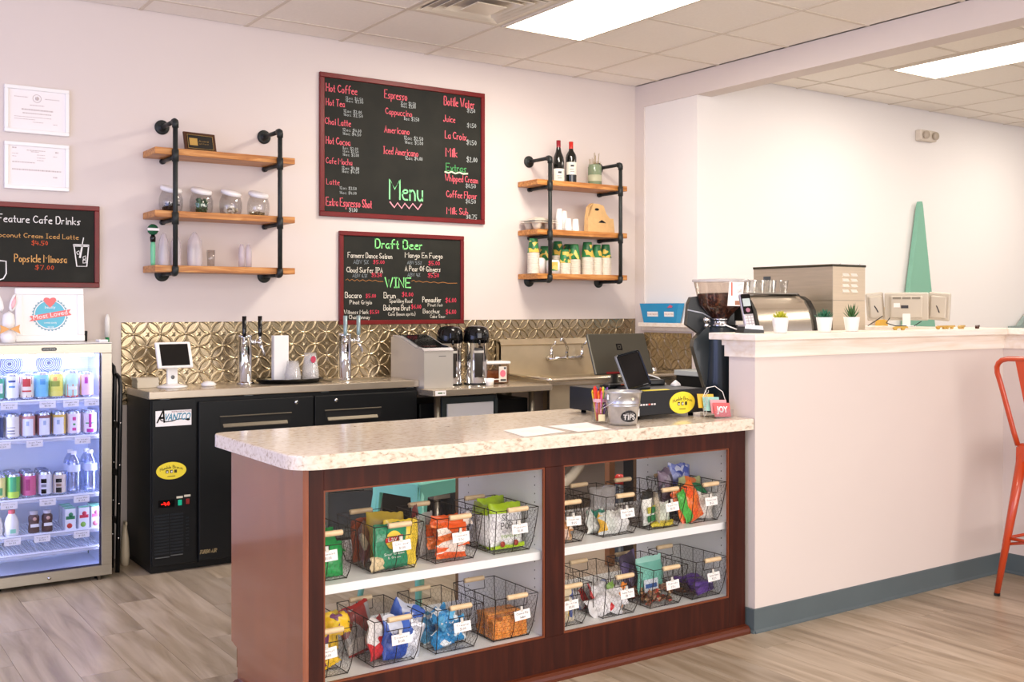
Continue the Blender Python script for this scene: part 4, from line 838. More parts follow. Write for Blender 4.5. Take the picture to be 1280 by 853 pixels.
oval(ck, .103, .532, .078, .045, -.0125)
MB().box(.035, .12, -.0135, -.012, .342, .382, .002).build('thermostat', BLACKG, ck)
dsp = mat('red_digits', '#FF1A10', .5, emit=3.5, ecol='#FF1A10')
m = MB(); write(m, '-40', .052, .353, .04, .017, -.014, wt=.18); m.build('display_digits', dsp, ck)
MB().box(.137, .157, -.0185, -.012, .347, .376, .002).build('switch', mat('green_switch', '#159C78', .3, emit=.4, ecol='#10B088'), ck, label='green rocker switch')
MB().box(.178, .197, -.0185, -.012, .35, .378, .002).build('switch', mat('red_switch', '#8E2A28', .3), ck, label='red rocker switch')
MB().box(.13, .163, -.0132, -.012, .384, .395).box(.17, .203, -.0132, -.012, .388, .399).build('caption_plate', mat('caption_cream', '#D8D2BE', .5), ck)
mm = MB(); write(mm, 'TURBO AIR', .245, .082, .09, .018, -.0295, wt=.2, slant=.3); mm.build('maker_lettering', mat('gold_letter', '#BFAE86', .35, .8), ck)

ZWT = .949
# tablet on a white stand
t = thing('tablet_stand', 'white tablet till on a round-footed stand at the left of the stainless worktop', 'tablet', (1.735, 5.80, ZWT), R(10))
MB().lathe([(0, 0), (.078, 0), (.08, .004), (.075, .009), (.03, .02), (0, .022)], n=30).build('base', WHITE, t)
MB().box(-.03, .03, -.006, .012, .014, .11, .004).build('neck', WHITE, t)
m = MB(); m.lathe([(.011, 0), (.011, .001), (0, .001)], (0, -.0062, .055), 16, ax='-y'); m.build('cable_hole', GREYM, t)
hd = MB().box(-.102, .102, -.009, .009, -.073, .073, .008, seg=3).build('tablet_frame', WHITE, t, (0, -.02, .175), (R(-16), 0, 0))
MB().box(-.082, .082, -.0105, -.0085, -.06, .06, .001, seg=1).build('screen', BLACKG, hd)
# napkins
t = thing('napkin_stack', 'short stack of cream paper napkins at the left end of the worktop', 'napkins', (1.615, 5.885, ZWT))
for i in range(11): link('napkin', (_cups.setdefault('nap', MB().box(-.058, .058, -.055, .055, 0, .0042, .0015, seg=1).mesh('napkin', mat('napkin_cream', '#F5ECD6', .8)))), t, (random.uniform(-.002, .002), random.uniform(-.002, .002), i*.0048))
t = thing('small_dish', 'small white lidded dish beside the tablet', 'dish', (1.925, 5.77, ZWT))
MB().lathe([(0, 0), (.035, 0), (.042, .01), (.04, .014), (0, .014)], n=24).build('dish', WHITE, t); MB().lathe([(.036, .014), (.03, .022), (.012, .027), (0, .028)], n=22).build('lid', WHITE, t)
# beer towers
def tower(x, y, label, hm, hl):
    t = thing('beer_tower', label, 'beer tower', (x, y, ZWT))
    MB().lathe([(0, 0), (.052, 0), (.052, .006), (.042, .012), (.038, .014), (.038, .26), (.04, .262), (.04, .272), (.036, .278), (0, .28)], n=30).build('column', CHROME, t)
    for i, (dx, dy) in enumerate(((-.03, -.07), (.075, -.02))):
        f = thing  # faucet pieces
        a = math.atan2(dy, dx); ux, uy = dx/math.hypot(dx, dy), dy/math.hypot(dx, dy); q = lambda d, z: (ux*d, uy*d, z)
        m = MB(); m.tube([q(.03, .235), q(.052, .235)], .013, 12).tube([q(.052, .235), q(.06, .235)], .017, 12).tube([q(.06, .235), q(.085, .235)], .008, 10)
        m.tube([q(.083, .25), q(.083, .215)], [.012, .014], 12).tube([q(.083, .222), q(.095, .2), q(.104, .175), q(.106, .158)], [.011, .009, .0075, .0065], 12)
        m.tube([q(.083, .25), q(.083, .275)], [.009, .006], 10); fo = m.build('faucet', CHROME, t)
        MB().tube([q(.083, .268), q(.083, .275), q(.083, .385)], [.009, .0115, .0125], 14).build('tap_grip', hm, fo)
    return t
tower(2.155, 5.83, 'left chrome beer tower with two black tap grips', BLACKG, 0)
tower(2.775, 5.83, 'right chrome beer tower with two bare metal tap grips', mat('grip_greyblue', '#8FA4A8', .3, .4), 0)
MB_dt = MB().box(-.11, .26, -.1, .07, 0, .004, .001).box(-.095, .245, -.085, .055, .004, .005); o = MB_dt.build('drip_tray', mat('satin_tray', '#B7AD9C', .3, 1.), None, (2.73, 5.78, ZWT)); tag(o, 'flat steel drip tray under the right beer tower', 'drip tray')
# black round tray with straws and cups
t = thing('serving_tray', 'round black serving tray on the worktop between the beer towers', 'tray', (2.41, 5.8, ZWT))
MB().lathe([(0, 0), (.17, 0), (.19, .008), (.205, .022), (.207, .024), (.203, .026), (.185, .013), (.168, .006), (0, .006)], n=40, sq=(1, .75)).build('tray', BLACKG, t)
tag(MB().box(-.045, .045, -.02, .02, 0, .265, .002).build('straw_box', WHITEM, None, (2.365, 5.83, ZWT+.0065)), 'tall white straw box standing on the black tray', 'box')
CUP2 = plastic_film('clear_plastic_cups', '#E4E2E2', .26, .1)
def clearstack(x, y, n, label, r0, r1, h, pitch=.009, red=False):
    t = thing('clear_cup_stack', label, 'cup stack', (x, y, ZWT+.0065))
    me = _cups.setdefault(('c', r0, h), MB().lathe([(r0, 0), (r0*1.04, .002), (r0, .004), (r1, h), (0, h)], n=22).mesh('cup', CUP2))
    for i in range(n): link('cup', me, t, (0, 0, i*pitch))
    if red:
        m = MB(); disc(m, 0, .125, .016, .02, -r0*.86-.001, -r0*.86, 16); m.build('print', mat('redblue_print', '#C0405A', .5), t)
clearstack(2.405, 5.74, 5, 'short stack of clear plastic cups in front of the straw box', .047, .032, .085)
clearstack(2.535, 5.79, 6, 'taller stack of clear plastic cups with a red print at the right of the tray', .05, .034, .115, .0095, True)

# ------------------------------------------------------------------ stainless prep table
TX0, TX1, TY0, TY1, TZ = 3.128, 3.995, 5.38, 6.03, .897
t = thing('prep_table', 'stainless prep table with an ice maker and airpots on it', 'table', (TX0, TY0, 0)); w = TX1-TX0; dd = TY1-TY0
MB().box(0, w, 0, dd, TZ-.037, TZ, .003).build('tabletop', STEELH, t)
for x, y in ((.06, .06), (w-.12, .06), (w-.04, dd-.1), (.1, dd-.1)): MB().cyl((x, y, 0), .019, TZ-.037, 14).build('leg', STEEL, t)
MB().box(.02, w-.02, .03, dd-.03, .25, .275).build('lower_shelf', STEELH, t)
MB().box(.012, .085, -.0015, 0, TZ-.033, TZ-.004).build('label_plate', PAPER, t)
m = MB(); m.box(.03, .06, -.002, -.0015, TZ-.022, TZ-.014); m.box(.068, .075, -.002, -.0015, TZ-.022, TZ-.015); m.build('print', mat('green_print', '#5B7A4E', .6), t)
tz = TZ+.001
# ice maker
t = thing('ice_maker', 'silver countertop ice maker with a dark curved window lid', 'ice maker', (3.135, 5.5, tz), 0)
IM = mat('silver_plastic', '#D2CEC8', .3, .5)
m = MB(); pr = [(0, 0), (.42, 0), (.42, .3), (.39, .305), (.3, .3), (.2, .27), (.1, .238), (.02, .232), (0, .222)]
m.prism(pr, 0, .2, 'yz'); m.build('housing', IM, t)
m = MB(); m.prism([(.0, .222), (.02, .232), (.1, .238), (.2, .27), (.3, .3), (.39, .305), (.39, .314), (.3, .31), (.2, .281), (.1, .249), (.02, .242), (-.006, .226)], -.004, .204, 'yz'); m.build('trim_band', mat('pale_silver', '#DADADC', .22, .6), t)
m = MB(); m.prism([(.03, .244), (.1, .25), (.2, .282), (.3, .311), (.36, .314), (.36, .318), (.3, .316), (.2, .288), (.1, .256), (.03, .249)], .018, .186, 'yz'); m.build('window_lid', BLACKG, t)
m = MB(); m.box(.1, .15, -.001, -.0005, .19, .194); m.build('lettering', GREYM, t)
MB().box(.01, .205, .01, .4, -.001, .003).build('base', BLACKP, t)
# airpots
def airpot(x, y, label):
    t = thing('airpot', label, 'airpot', (x, y, tz), R(-20))
    MB().lathe([(0, 0), (.077, 0), (.078, .008), (.074, .012), (.074, .255), (.078, .26), (.078, .27), (0, .27)], n=32).build('steel_body', CHROME, t)
    MB().lathe([(.079, .262), (.083, .275), (.083, .3), (.078, .34), (.06, .362), (.02, .37), (0, .37)], n=32).build('pump_lid', BLACKG, t)
    m = MB(); m.box(-.022, .022, -.105, -.06, .285, .335, .01); m.tube([(0, -.09, .29), (0, -.1, .265), (0, -.1, .25)], .008, 10); m.build('spout', BLACKG, t)
    MB().box(-.027, .027, -.0785, -.072, .05, .23, .002).build('sight_glass', mat('sight_dark', '#2A241E', .15), t); MB().box(-.032, .032, -.081, -.07, .2, .215, .002).build('name_plate', mat('plate_pale', '#C9C4BC', .4), t)
    MB().lathe([(.079, 0), (.08, .01), (.078, .012)], n=32).build('base_ring', BLACKP, t); return t
airpot(3.432, 5.70, 'left chrome airpot with a black pump lid'); airpot(3.602, 5.66, 'right chrome airpot with a black pump lid')
# tea container with scoop
t = thing('tea_container', 'clear container of brown tea bags with a white lid and a pink label', 'container', (3.73, 5.66, tz), R(-5))
MB().box(-.09, .09, -.06, .06, 0, .125, .012).build('tub', glass('tea_tub', '#E4D6C8', .05, .12), t)
MB().box(-.082, .082, -.052, .052, .004, .085, .01).build('tea', ramp_mat('tea_bags', [(.3, '#5B2A16'), (.5, '#7E4424'), (.75, '#A9764A')], 30, rough=.7), t)
MB().box(-.095, .095, -.065, .065, .125, .142, .006).build('lid', WHITE, t)
MB().box(.01, .065, -.0625, -.06, .012, .11).build('paper_label', mat('label_pale', '#DFD9CF', .5), t)
m = MB(); disc(m, .037, .065, .02, .022, -.0632, -.0624, 20); m.build('pink_print', mat('pink_print', '#E0758A', .6), t); m = MB(); m.box(.045, .06, -.0632, -.0624, .093, .105).box(.02, .06, -.0632, -.0624, .018, .03); m.build('print', INK, t)
t = thing('scoop', 'small white measuring scoop in front of the tea container', 'scoop', (3.60, 5.50, tz), R(10))
MB().lathe([(0, 0), (.022, 0), (.028, .045), (.0265, .045), (.021, .003), (0, .003)], n=20).build('bowl', WHITE, t); MB().box(.026, .09, -.006, .006, .034, .04, .002).build('handle', WHITE, t)
tag(MB().box(3.16, 3.96, 5.6, 6.0, 0, .8, .004).build('dark_infill_box', BLACK), 'added black freezer box below the stainless prep table', 'infill')  # plain black box added to darken the space under the table
# dark bin with white sheet under the table
t = thing('waste_bin', 'dark open-topped bin with a white sheet inside under the prep table', 'bin', (3.46, 5.24, 0), 0)
m = MB(); BN = mat('bin_dark', '#20282A', .4)
m.box(-.2, .2, -.01, .3, 0, .62, .01).build('bin_body', BN, t)
m = MB(); m.prism([(-.0, .62), (.30, .66), (.30, .82), (.28, .84), (.26, .82), (.26, .67)], -.2, -.18, 'yz'); m.prism([(-.0, .62), (.30, .66), (.30, .82), (.28, .84), (.26, .82), (.26, .67)], .18, .2, 'yz'); m.box(-.2, .2, .27, .3, .66, .84, .004); m.build('raised_lid', mat('bin_rim', '#3C4444', .35), t)
MB().box(-.165, .165, .255, .27, .64, .8, .002).build('white_sheet', PAPER, t)

# ------------------------------------------------------------------ sink unit
SX0, SX1, SY0 = 4.0, 5.17, 5.42
t = thing('sink_unit', 'stainless sink with raised drainboard and tall steel splash', 'sink', (SX0, SY0, 0)); w = SX1-SX0; dd = 6.03-SY0
DS = mat('sink_steel', '#C6B79C', .36, .65, var=.06, vs=8)
m = MB(); m.box(0, w, dd-.05, dd-.035, .9, 1.14); m.prism([(dd-.05, 1.12), (dd, 1.15), (dd, 1.165), (dd-.03, 1.165), (dd-.06, 1.128)], 0, w, 'yz'); m.box(0, .006, dd-.05, dd, .9, 1.15); m.build('rear_splash', DS, t)
m = MB(); m.box(0, .33, .02, dd-.05, .895, .905).box(.33, .36, .02, dd-.05, .895, .91).box(.78, w, .02, dd-.05, .895, .91).box(.36, .78, .02, .06, .895, .91); m.build('drainboard', DS, t)
m = MB(); m.box(.36, .37, .06, dd-.05, .62, .905).box(.77, .78, .06, dd-.05, .62, .905).box(.37, .77, .06, .07, .62, .905).box(.37, .77, dd-.06, dd-.05, .62, .905).box(.37, .77, .07, dd-.06, .61, .62); m.build('bowl', DS, t)
m = MB(); m.tube([(.0, dd-.06, .932), (.0, .02, .922), (.02, .0, .92), (w-.02, 0, .92), (w, .02, .922), (w, dd-.06, .93)], .013, 10); m.box(0, w, -.002, .02, .885, .92); m.box(-.004, .01, .02, dd-.06, .885, .925); m.build('rolled_rim', mat('rim_steel', '#D8CDB8', .25, .9), t)
MB().box(.02, w-.02, .022, .03, .55, .89).build('front_apron', DS, t)
for x, y in ((.05, .06), (w-.05, .06), (.05, dd-.08), (w-.05, dd-.08)): MB().cyl((x, y, 0), .02, .895, 12).build('leg', STEEL, t)
f = MB(); zz = .125
f.tube([(.40, dd-.05, 1.03), (.40, dd-.085, 1.03)], .018, 12).tube([(.66, dd-.05, 1.03), (.66, dd-.085, 1.03)], .018, 12)
f.tube([(.38, dd-.09, 1.025), (.52, dd-.11, 1.03), (.68, dd-.09, 1.03)], .013, 12)
f.tube([(.4, dd-.09, 1.02), (.4, dd-.09, 1.1)], [.015, .011], 12).tube([(.67, dd-.09, 1.02), (.67, dd-.09, 1.09)], [.015, .011], 12)
f.tube([(.52, dd-.11, 1.02), (.52, dd-.11, 1.07), (.52, dd-.12, 1.1), (.47, dd-.16, 1.135), (.41, dd-.21, 1.165), (.38, dd-.235, 1.17), (.37, dd-.24, 1.15)], [.015, .011, .009, .009, .009, .009, .009], 12)
fo = f.build('faucet', CHROME, t)
for x in (.4, .67): MB().tube([(x, dd-.09, 1.1), (x, dd-.1, 1.115), (x+.01, dd-.12, 1.13), (x+.012, dd-.125, 1.15)], [.009, .008, .008, .005], 10).build('tap_lever', CHROME, fo)
m = MB(); m.tube([(.42, .25, .61), (.42, .22, .40), (.41, .2, .36), (.38, .18, .32), (.3, .15, .27), (.16, .12, .2), (.1, .12, .1)], .035, 12); m.build('drain_pipe', mat('pvc', '#D8CFBF', .4), t, label='white plastic drain pipe')
for i, (x, lab) in enumerate(((4.985, 'small steel cup, left of two on the sink drainboard'), (5.045, 'small steel cup, right of two on the sink drainboard'))):
    tag(MB().lathe([(0, 0), (.022, 0), (.024, .05), (.022, .05), (.02, .004), (0, .004)], n=18).build('steel_cup', CHROME, None, (x, 5.6, .911)), lab, 'cup')
# unit against the half wall
t = thing('undercounter_unit', 'black undercounter unit with a pale grey top beside the side wall', 'cabinet', (4.93, 4.75, 0))
MB().box(0, .31, 0, .5, .0, .93, .004).build('cabinet', BLACK, t); MB().box(-.01, .315, -.01, .51, .93, .965, .004).build('top', mat('pale_grey_top', '#AEB4B4', .4), t); MB().box(.08, .2, -.012, -.001, .86, .88, .002).build('handle', GREYM, t)
m = MB(); m.box(-.012, -.001, .1, .4, .72, .86); m.build('side_drawer', BLACKP, t)
# blue tapered box on the ledge
t = thing('sign_box', 'blue tapered box with two white labels on the ledge under the white niche', 'box', (5.23, 5.72, 1.273), R(-90))
BLU = c_('boxblue', '#2A93C6', .4)
m = MB(); z1 = .14; m.add([(-.17, -.022, 0), (.17, -.022, 0), (.205, -.03, z1), (-.205, -.03, z1), (-.17, .022, 0), (.17, .022, 0), (.205, .03, z1), (-.205, .03, z1)], [(0, 1, 2, 3), (5, 4, 7, 6), (4, 0, 3, 7), (1, 5, 6, 2), (4, 5, 1, 0), (3, 2, 6, 7)]); m.build('box_body', BLU, t)
fy = lambda z: -.022-.008*z/z1-.001
m = MB()
for a, b in ((-.125, -.01), (.055, .155)): m.add([(a, fy(.045), .045), (b, fy(.045), .045), (b, fy(.08), .08), (a, fy(.08), .08)], [(0, 1, 2, 3)])
m.build('paper_label', PAPER, t); m = MB()
for a, b, s in ((-.12, -.015, 'PLEASE TAKE ONE'), (.06, .15, 'THANK YOU')): write(m, s, a, .057, b-a, .011, fy(.062)-.001, wt=.12)
m.build('lettering', mat('label_orange_ink', '#B87A60', .6), t)
m = MB(); m.prism([(.09, .108), (.12, .13), (.15, .118), (.135, .108)], fy(.12)-.001, fy(.12)); m.build('emblem', c_('embl', '#C85A78'), t)
# ------------------------------------------------------------------ glass-fronted counter
IX0, IX1, IY0, IY1, IZ = 1.36, 3.372, 3.165, 3.82, .862
t = thing('display_counter', 'cherry wood display counter with glass front and speckled stone-look top', 'counter', (0, 0, 0))
isl = t
m = MB()
for a in ((IX0+.02, 1.433, .03, IZ), (2.318, 2.404, .16, .79), (3.278, IX1, .03, IZ), (1.433, 3.278, .79, IZ), (1.433, 3.278, .03, .16)): m.box(a[0], a[1], IY0, IY0+.02, a[2], a[3], .0012, seg=1)
m.build('front_frame', CHERRY, t)
MB().prism([(IY0, .0), (3.755, .0), (3.755, .13), (3.765, .14), (3.82, .15), (3.82, IZ), (IY0, IZ)], IX0, IX0+.02, 'yz').build('side_panel', CHERRYS, t, label='glossy lighter side panel with a notched foot')
MB().box(IX1-.02, IX1, IY0+.02, IY1, 0, IZ).build('side_panel', CHERRY, t)
m = MB()
for a, b in ((1.433, 2.318), (2.404, 3.278)):
    for q in ((a, a+.006, .16, .79), (b-.006, b, .16, .79), (a+.006, b-.006, .16, .166), (a+.006, b-.006, .784, .79)): m.box(q[0], q[1], IY0+.004, IY0+.014, q[2], q[3])
m.build('glazing_bead', mat('bead_brown', '#7A3E22', .35), t)
for a, b in ((1.433, 2.318), (2.404, 3.278)): MB().box(a, b, IY0+.014, IY0+.018, .16, .79).build('pane', GLASS, t)
q = [(0, 0), (-.03, 0), (-.03, .012), (-.026, .022), (-.016, .031), (0, .034)]
m = MB(); m.prism([(IY0+a, b) for a, b in q], IX0-.028, IX1, 'yz'); m.prism([(IX0+a, b) for a, b in q], IY0-.028, 3.74, 'xz'); m.build('base_moulding', mat('cherry_moulding', '#5A2814', .3, coat=.2), t)
for i, (a, b) in enumerate(((1.40, 2.33), (2.39, 3.315))):
    MB().box(a, b, IY0+.022, 3.80, .135, .155).build('bottom_board', MELAM, t)
    MB().box(a, b, IY0+.035, 3.79, .442, .472, .001, seg=1).build('shelf', MELAM, t)
    for x in (a-.018, b):
        MB().box(x, x+.018, IY0+.022, 3.80, .05, IZ-.002).build('inner_panel', MELAM, t)
        MB().box(x-.002, x+.02, 3.80, IY1, .05, IZ-.002).build('rear_edge', mat('edge_brown', '#7A5A38', .45), t)
    m = MB()
    for z in [.2+.032*k for k in range(18)]:
        for y in (3.25, 3.72): m.lathe([(0, 0), (.0028, 0), (.0028, .0006), (0, .0006)], (b-.0006, y, z), 8, ax='x')
    m.build('pin_hole', INK, t)['kind'] = 'stuff'
x0, x1, y0, y1 = 1.318, 3.385, 3.13, 3.925; r = .095; r2 = .055
poly = [(x1, y0), (x1, y1)]+arc(x0+r2, y1-r2, r2, 90, 180, 7)+arc(x0+r, y0+r, r, 180, 270, 9)
bm = bmesh.new(); vs = [bm.verts.new((a, b, .864)) for a, b in poly]; f = bm.faces.new(vs); e = bmesh.ops.extrude_face_region(bm, geom=[f])
for v in e['geom']:
    if isinstance(v, bmesh.types.BMVert): v.co.z = .911
bmesh.ops.bevel(bm, geom=[e for e in bm.edges if abs(e.verts[0].co.z-.911) < 1e-4 and abs(e.verts[1].co.z-.911) < 1e-4], offset=.006, segments=3, affect='EDGES', profile=.5)
bmesh.ops.recalc_face_normals(bm, faces=bm.faces); me = bpy.data.meshes.new('countertop'); bm.to_mesh(me); bm.free(); me.materials.append(LAMI); link('countertop', me, t)

# ------------------------------------------------------------------ wire baskets
BH, BW0, BW1, BD0, BD1 = .165, .078, .094, .108, .148
def bp_(side, u, v):
    c = v**.62; w = BW0+(BW1-BW0)*c; d = BD0+(BD1-BD0)*c; z = v*BH
    return {'f': (u*w, -d, z), 'b': (-u*w, d, z), 'l': (-w, -u*d, z), 'r': (w, u*d, z)}[side]
DIP = .76
def dipz(u): return 1 if abs(u) > .5 else DIP
wm = MB(); rw = .0017
rim = []
for side in 'frbl':
    if side in 'fb': rim += [bp_(side, u, v) for u, v in ((-1, 1), (-.5, 1), (-.5, DIP), (.5, DIP), (.5, 1))]
    else: rim += [bp_(side, -1, 1), bp_(side, 0, 1)]
wm.tube(rim, rw, 5, closed=True); wm.tube([(-BW0, -BD0, .002), (BW0, -BD0, .002), (BW0, BD0, .002), (-BW0, BD0, .002)], rw, 5, closed=True)
for sx in (-1, 1):
    for sy in (-1, 1): wm.tube([(sx*(BW0+(BW1-BW0)*(k/5)**.62), sy*(BD0+(BD1-BD0)*(k/5)**.62), BH*k/5) for k in range(6)], rw, 5)
for u in (-.45, 0, .45):
    for s in 'lr': wm.tube([bp_(s, u, k/5) for k in range(6)], rw*.8, 4)
for s in 'fb': wm.tube([bp_(s, 0, DIP*k/4) for k in range(5)], rw*.8, 4)
for y in (-.04, .04): wm.tube([(-BW0, y, .002), (BW0, y, .002)], rw*.8, 4)
wire_me = wm.mesh('wire_frame', WIRE)
cm = MB(); hs = .0165
def hexwire(f, w, h, lim=lambda x, z: True):
    nx, nz = int(w/hs)+2, int(h/(hs*.87))+2
    for i in range(-nx, nx):
        for j in range(nz):
            x = i*hs+(hs/2 if j % 2 else 0); z = j*hs*.87
            A, Bp, Cp, Dp = (x, z), (x, z+hs*.5), (x-hs/2, z+hs*.87), (x+hs/2, z+hs*.87)
            for a, b in ((A, Bp), (Bp, Cp), (Bp, Dp)):
                if all(abs(q[0]) <= w/2 and 0 <= q[1] <= h and lim(*q) for q in (a, b)):
                    pa, pb = Vector(f(*a)), Vector(f(*b)); d = pb-pa; n = d.orthogonal().normalized()*.00032; k = d.cross(n).normalized()*.00032
                    cm.add([pa+n, pa+k*1.2-n*.5, pa-k*1.2-n*.5, pb+n, pb+k*1.2-n*.5, pb-k*1.2-n*.5], [(0, 1, 4, 3), (1, 2, 5, 4), (2, 0, 3, 5)])
hexwire(lambda x, z: bp_('f', x/BW0, z/BH), 2*BW0, BH, lambda x, z: z < BH*DIP or abs(x) > BW0*.5)
hexwire(lambda x, z: bp_('b', x/BW0, z/BH), 2*BW0, BH, lambda x, z: z < BH*DIP or abs(x) > BW0*.5)
hexwire(lambda x, z: bp_('l', x/BD0, z/BH), 2*BD0, BH); hexwire(lambda x, z: bp_('r', x/BD0, z/BH), 2*BD0, BH)
hexwire(lambda x, z: (z-BW0, x, .002), 2*BD0, 2*BW0)
mesh_me = cm.mesh('chicken_wire', WIRE)
roll_me = MB().lathe([(0, -.044), (.0085, -.044), (.0095, -.04), (.0095, .04), (.0085, .044), (0, .044)], n=16, ax='x').mesh('handle', HANDW)
tag_me = MB().box(-.035, .035, -.001, .0, -.0175, .0175).mesh('price_tag', PAPER)
clip_me = MB().box(-.006, .006, -.002, .001, .012, .034, .001, seg=1).mesh('clip', mat('clip_clear', '#D9D6CE', .3))
def basket(x, z, y, label, t1, t2, tx=0, tilt=0, rz=0):
    t = thing('wire_basket', label, 'basket', (x, y, z+.003), rz, 'wire baskets in the display counter')
    link('wire_frame', wire_me, t); link('chicken_wire', mesh_me, t)['kind'] = 'stuff'
    for s in 'fb': link('handle', roll_me, t, bp_(s, 0, 1))
    p = bp_('f', 0, .52); g = link('price_tag', tag_me, t, (tx, p[1]-.006, p[2]+.005), (R(-8), R(tilt*.35), 0)); link('clip', clip_me, g)
    m = MB(); write(m, t1, -.026, .003, .052, .0065, -.0016, wt=.13); write(m, t2, -.012, -.011, .024, .0075, -.0016, wt=.13); m.build('lettering', INK, g)
    return t
BXT = [(1.487, 'Airheads', '75c'), (1.735, 'Chips', '$1.00'), (1.975, 'Crackers', '50c'), (2.225, 'Popcorn', '$2.00')]
ZT_, ZB_ = .472, .155
bk = {}
for (k, x, z, lab, a, b, tx, ti) in (
    ('T1', 1.472, ZT_, 'wire basket of green candy bags, far left on the upper shelf', 'Spearmint', '$1.00', -.005, -6), ('T2', 1.73, ZT_, 'wire basket of green and yellow chip bags on the upper left shelf', 'Chips', '$1.00', .012, -6),
    ('T3', 1.972, ZT_, 'wire basket of orange cracker packs on the upper left shelf', 'Crackers', '50c', .008, -4), ('T4', 2.22, ZT_, 'wire basket of white and lime popcorn bags beside the white divider', 'Popcorn', '$2.00', .015, -2),
    ('B1', 1.472, ZB_, 'wire basket of yellow and purple candy bags, bottom left corner', 'Peanut', '$1.00', -.01, -8), ('B2', 1.725, ZB_, 'wire basket of blue and red snack bags on the lower left shelf', 'Snacks', '$1.00', .01, -3),
    ('B3', 1.97, ZB_, 'wire basket of small light blue packs on the lower left shelf', 'Treats', '$1.00', .012, -4), ('B4', 2.213, ZB_, 'wire basket of orange sandwich crackers on the lower left shelf', 'Cheese Dip', 'Crackers', .028, -10),
    ('R1', 2.468, ZT_, 'wire basket of tan cookie packs, cut off at the right case edge post', 'Cookies', '$1.25', .018, 5), ('R2', 2.735, ZT_, 'wire basket of clear bags and cups on the upper right shelf', 'Rock Candy', '$1.50', .02, -6),
    ('R3', 2.975, ZT_, 'wire basket with a black and green printed bag on the upper right shelf', 'Trail Mix', '$1.75', .02, -6), ('R4', 3.205, ZT_, 'wire basket of orange and green bags, rightmost on the upper shelf', 'Gummies', '$2', .012, -3),
    ('S1', 2.468, ZB_, 'wire basket of cream bags at the lower right shelf post', 'Brittle', '$1.00', .0, -6), ('S2', 2.728, ZB_, 'wire basket of red and white bags on the lower right shelf', 'Gummy Packs', '$1', .02, -4),
    ('S3', 2.975, ZB_, 'wire basket of brown wrapped candy with a teal bag', 'Candy', '25c', .016, -6), ('S4', 3.21, ZB_, 'wire basket of purple wrapped bars, rightmost on the lower shelf', 'Candy Bars', '$1.25', .014, -6)):
    y = 3.352 if z == ZT_ else 3.345
    bk[k] = (x, y, z+.006); basket(x, z, y, lab, a, b, tx, ti)

def bagmesh(name, w, h, th, mats, seed, band=0., wr=.5, nx=12, nz=14):
    """a crimped pillow bag standing in xz, origin at its bottom"""
    rr = random.Random(seed); ph = [rr.uniform(0, 6.28) for _ in range(8)]; vs = []; F_ = []; I_ = []
    for sgn in (-1, 1):
        for j in range(nz+1):
            v = j/nz
            for i in range(nx+1):
                u = i/nx*2-1
                puff = (1-abs(u)**2.6)*(1-abs(2*v-1)**4)
                wrk = .16*wr*(math.sin(7*u+9*v+ph[0])+math.sin(13*u-11*v+ph[1])*.7+math.sin(19*v+ph[2]+4*u)*.5)
                d = th/2*puff*(1+wrk)*sgn
                s = 1-.07*puff
                e = .004*math.sin(i*3.1) if j in (0, nz) else 0
                vs.append((u*w/2*s+.003*math.sin(9*v+ph[3]), d+.004*wr*math.sin(3*v*PI+ph[4])*(1-abs(2*v-1)**8), v*h+e+.004*wr*math.sin(5*u+ph[5])*(v > .9)))
    o = (nx+1)*(nz+1)
    for k, off in enumerate((0, o)):
        for j in range(nz):
            for i in range(nx):
                a = off+j*(nx+1)+i; q = (a, a+1, a+nx+2, a+nx+1)
                F_.append(q if k == 0 else q[::-1]); v = (j+.5)/nz; I_.append(1 if (band and (v > 1-band or v < .07)) else 0)
    m = MB(); m.add(vs, F_, 0, True); m.I = I_
    # close the seams
    for j in range(nz): a, b = j*(nx+1), (j+1)*(nx+1); m.F.append((a, b, b+o, a+o)); m.F.append((a+nx, a+nx+o, b+nx+o, b+nx)); m.I += [0, 0]; m.S += [True, True]
    return m.mesh(name, mats)
def put(me, bkey, label, dx, dy, dz, rx=0, ry=0, rz=0, sc=1., group=None, cat='snack bag', nm='snack_bag'):
    x, y, z = bk[bkey]; o = link(nm, me, None, (x+dx, y+dy, z+dz), (R(rx), R(ry), R(rz))); o.scale = (sc, sc, sc)
    return tag(o, label, cat, group)
def disc_print(o, cx, cz, rx, rz, y, m_, nm='print', cutx=None):
    m = MB(); disc(m, cx, cz, rx, rz, y-.001, y, 24); return m.build(nm, m_, o)
bagm = lambda n, st, sc=30, k='voronoi', r=.28, s=(1, 1, 1): ramp_mat('bag_'+n, st, sc, k, r, stretch=s, perobj=11.)
GRN = mat('bag_green_foil', '#17984A', .25, var=.25, vs=40, coat=.3)
g1 = bagmesh('snack_bag', .13, .12, .05, [GRN], 3, wr=1.1)
for i, (dx, dy, dz, rx, ry, rz) in enumerate(((0, -.07, .0, -12, 4, 4), (.01, -.015, .03, -18, -8, -8), (-.01, .04, .05, -14, 10, 10), (.02, -.075, .075, -70, 0, 20), (0, .08, .08, -30, 0, 0))):
    put(g1, 'T1', 'crinkled bright green foil candy bag', dx+.022, dy, dz, rx, ry, rz, group='green candy bags in the far left basket')
CLR = plastic_film('crinkled_clear_film', '#E8E4DE', .45, .12)
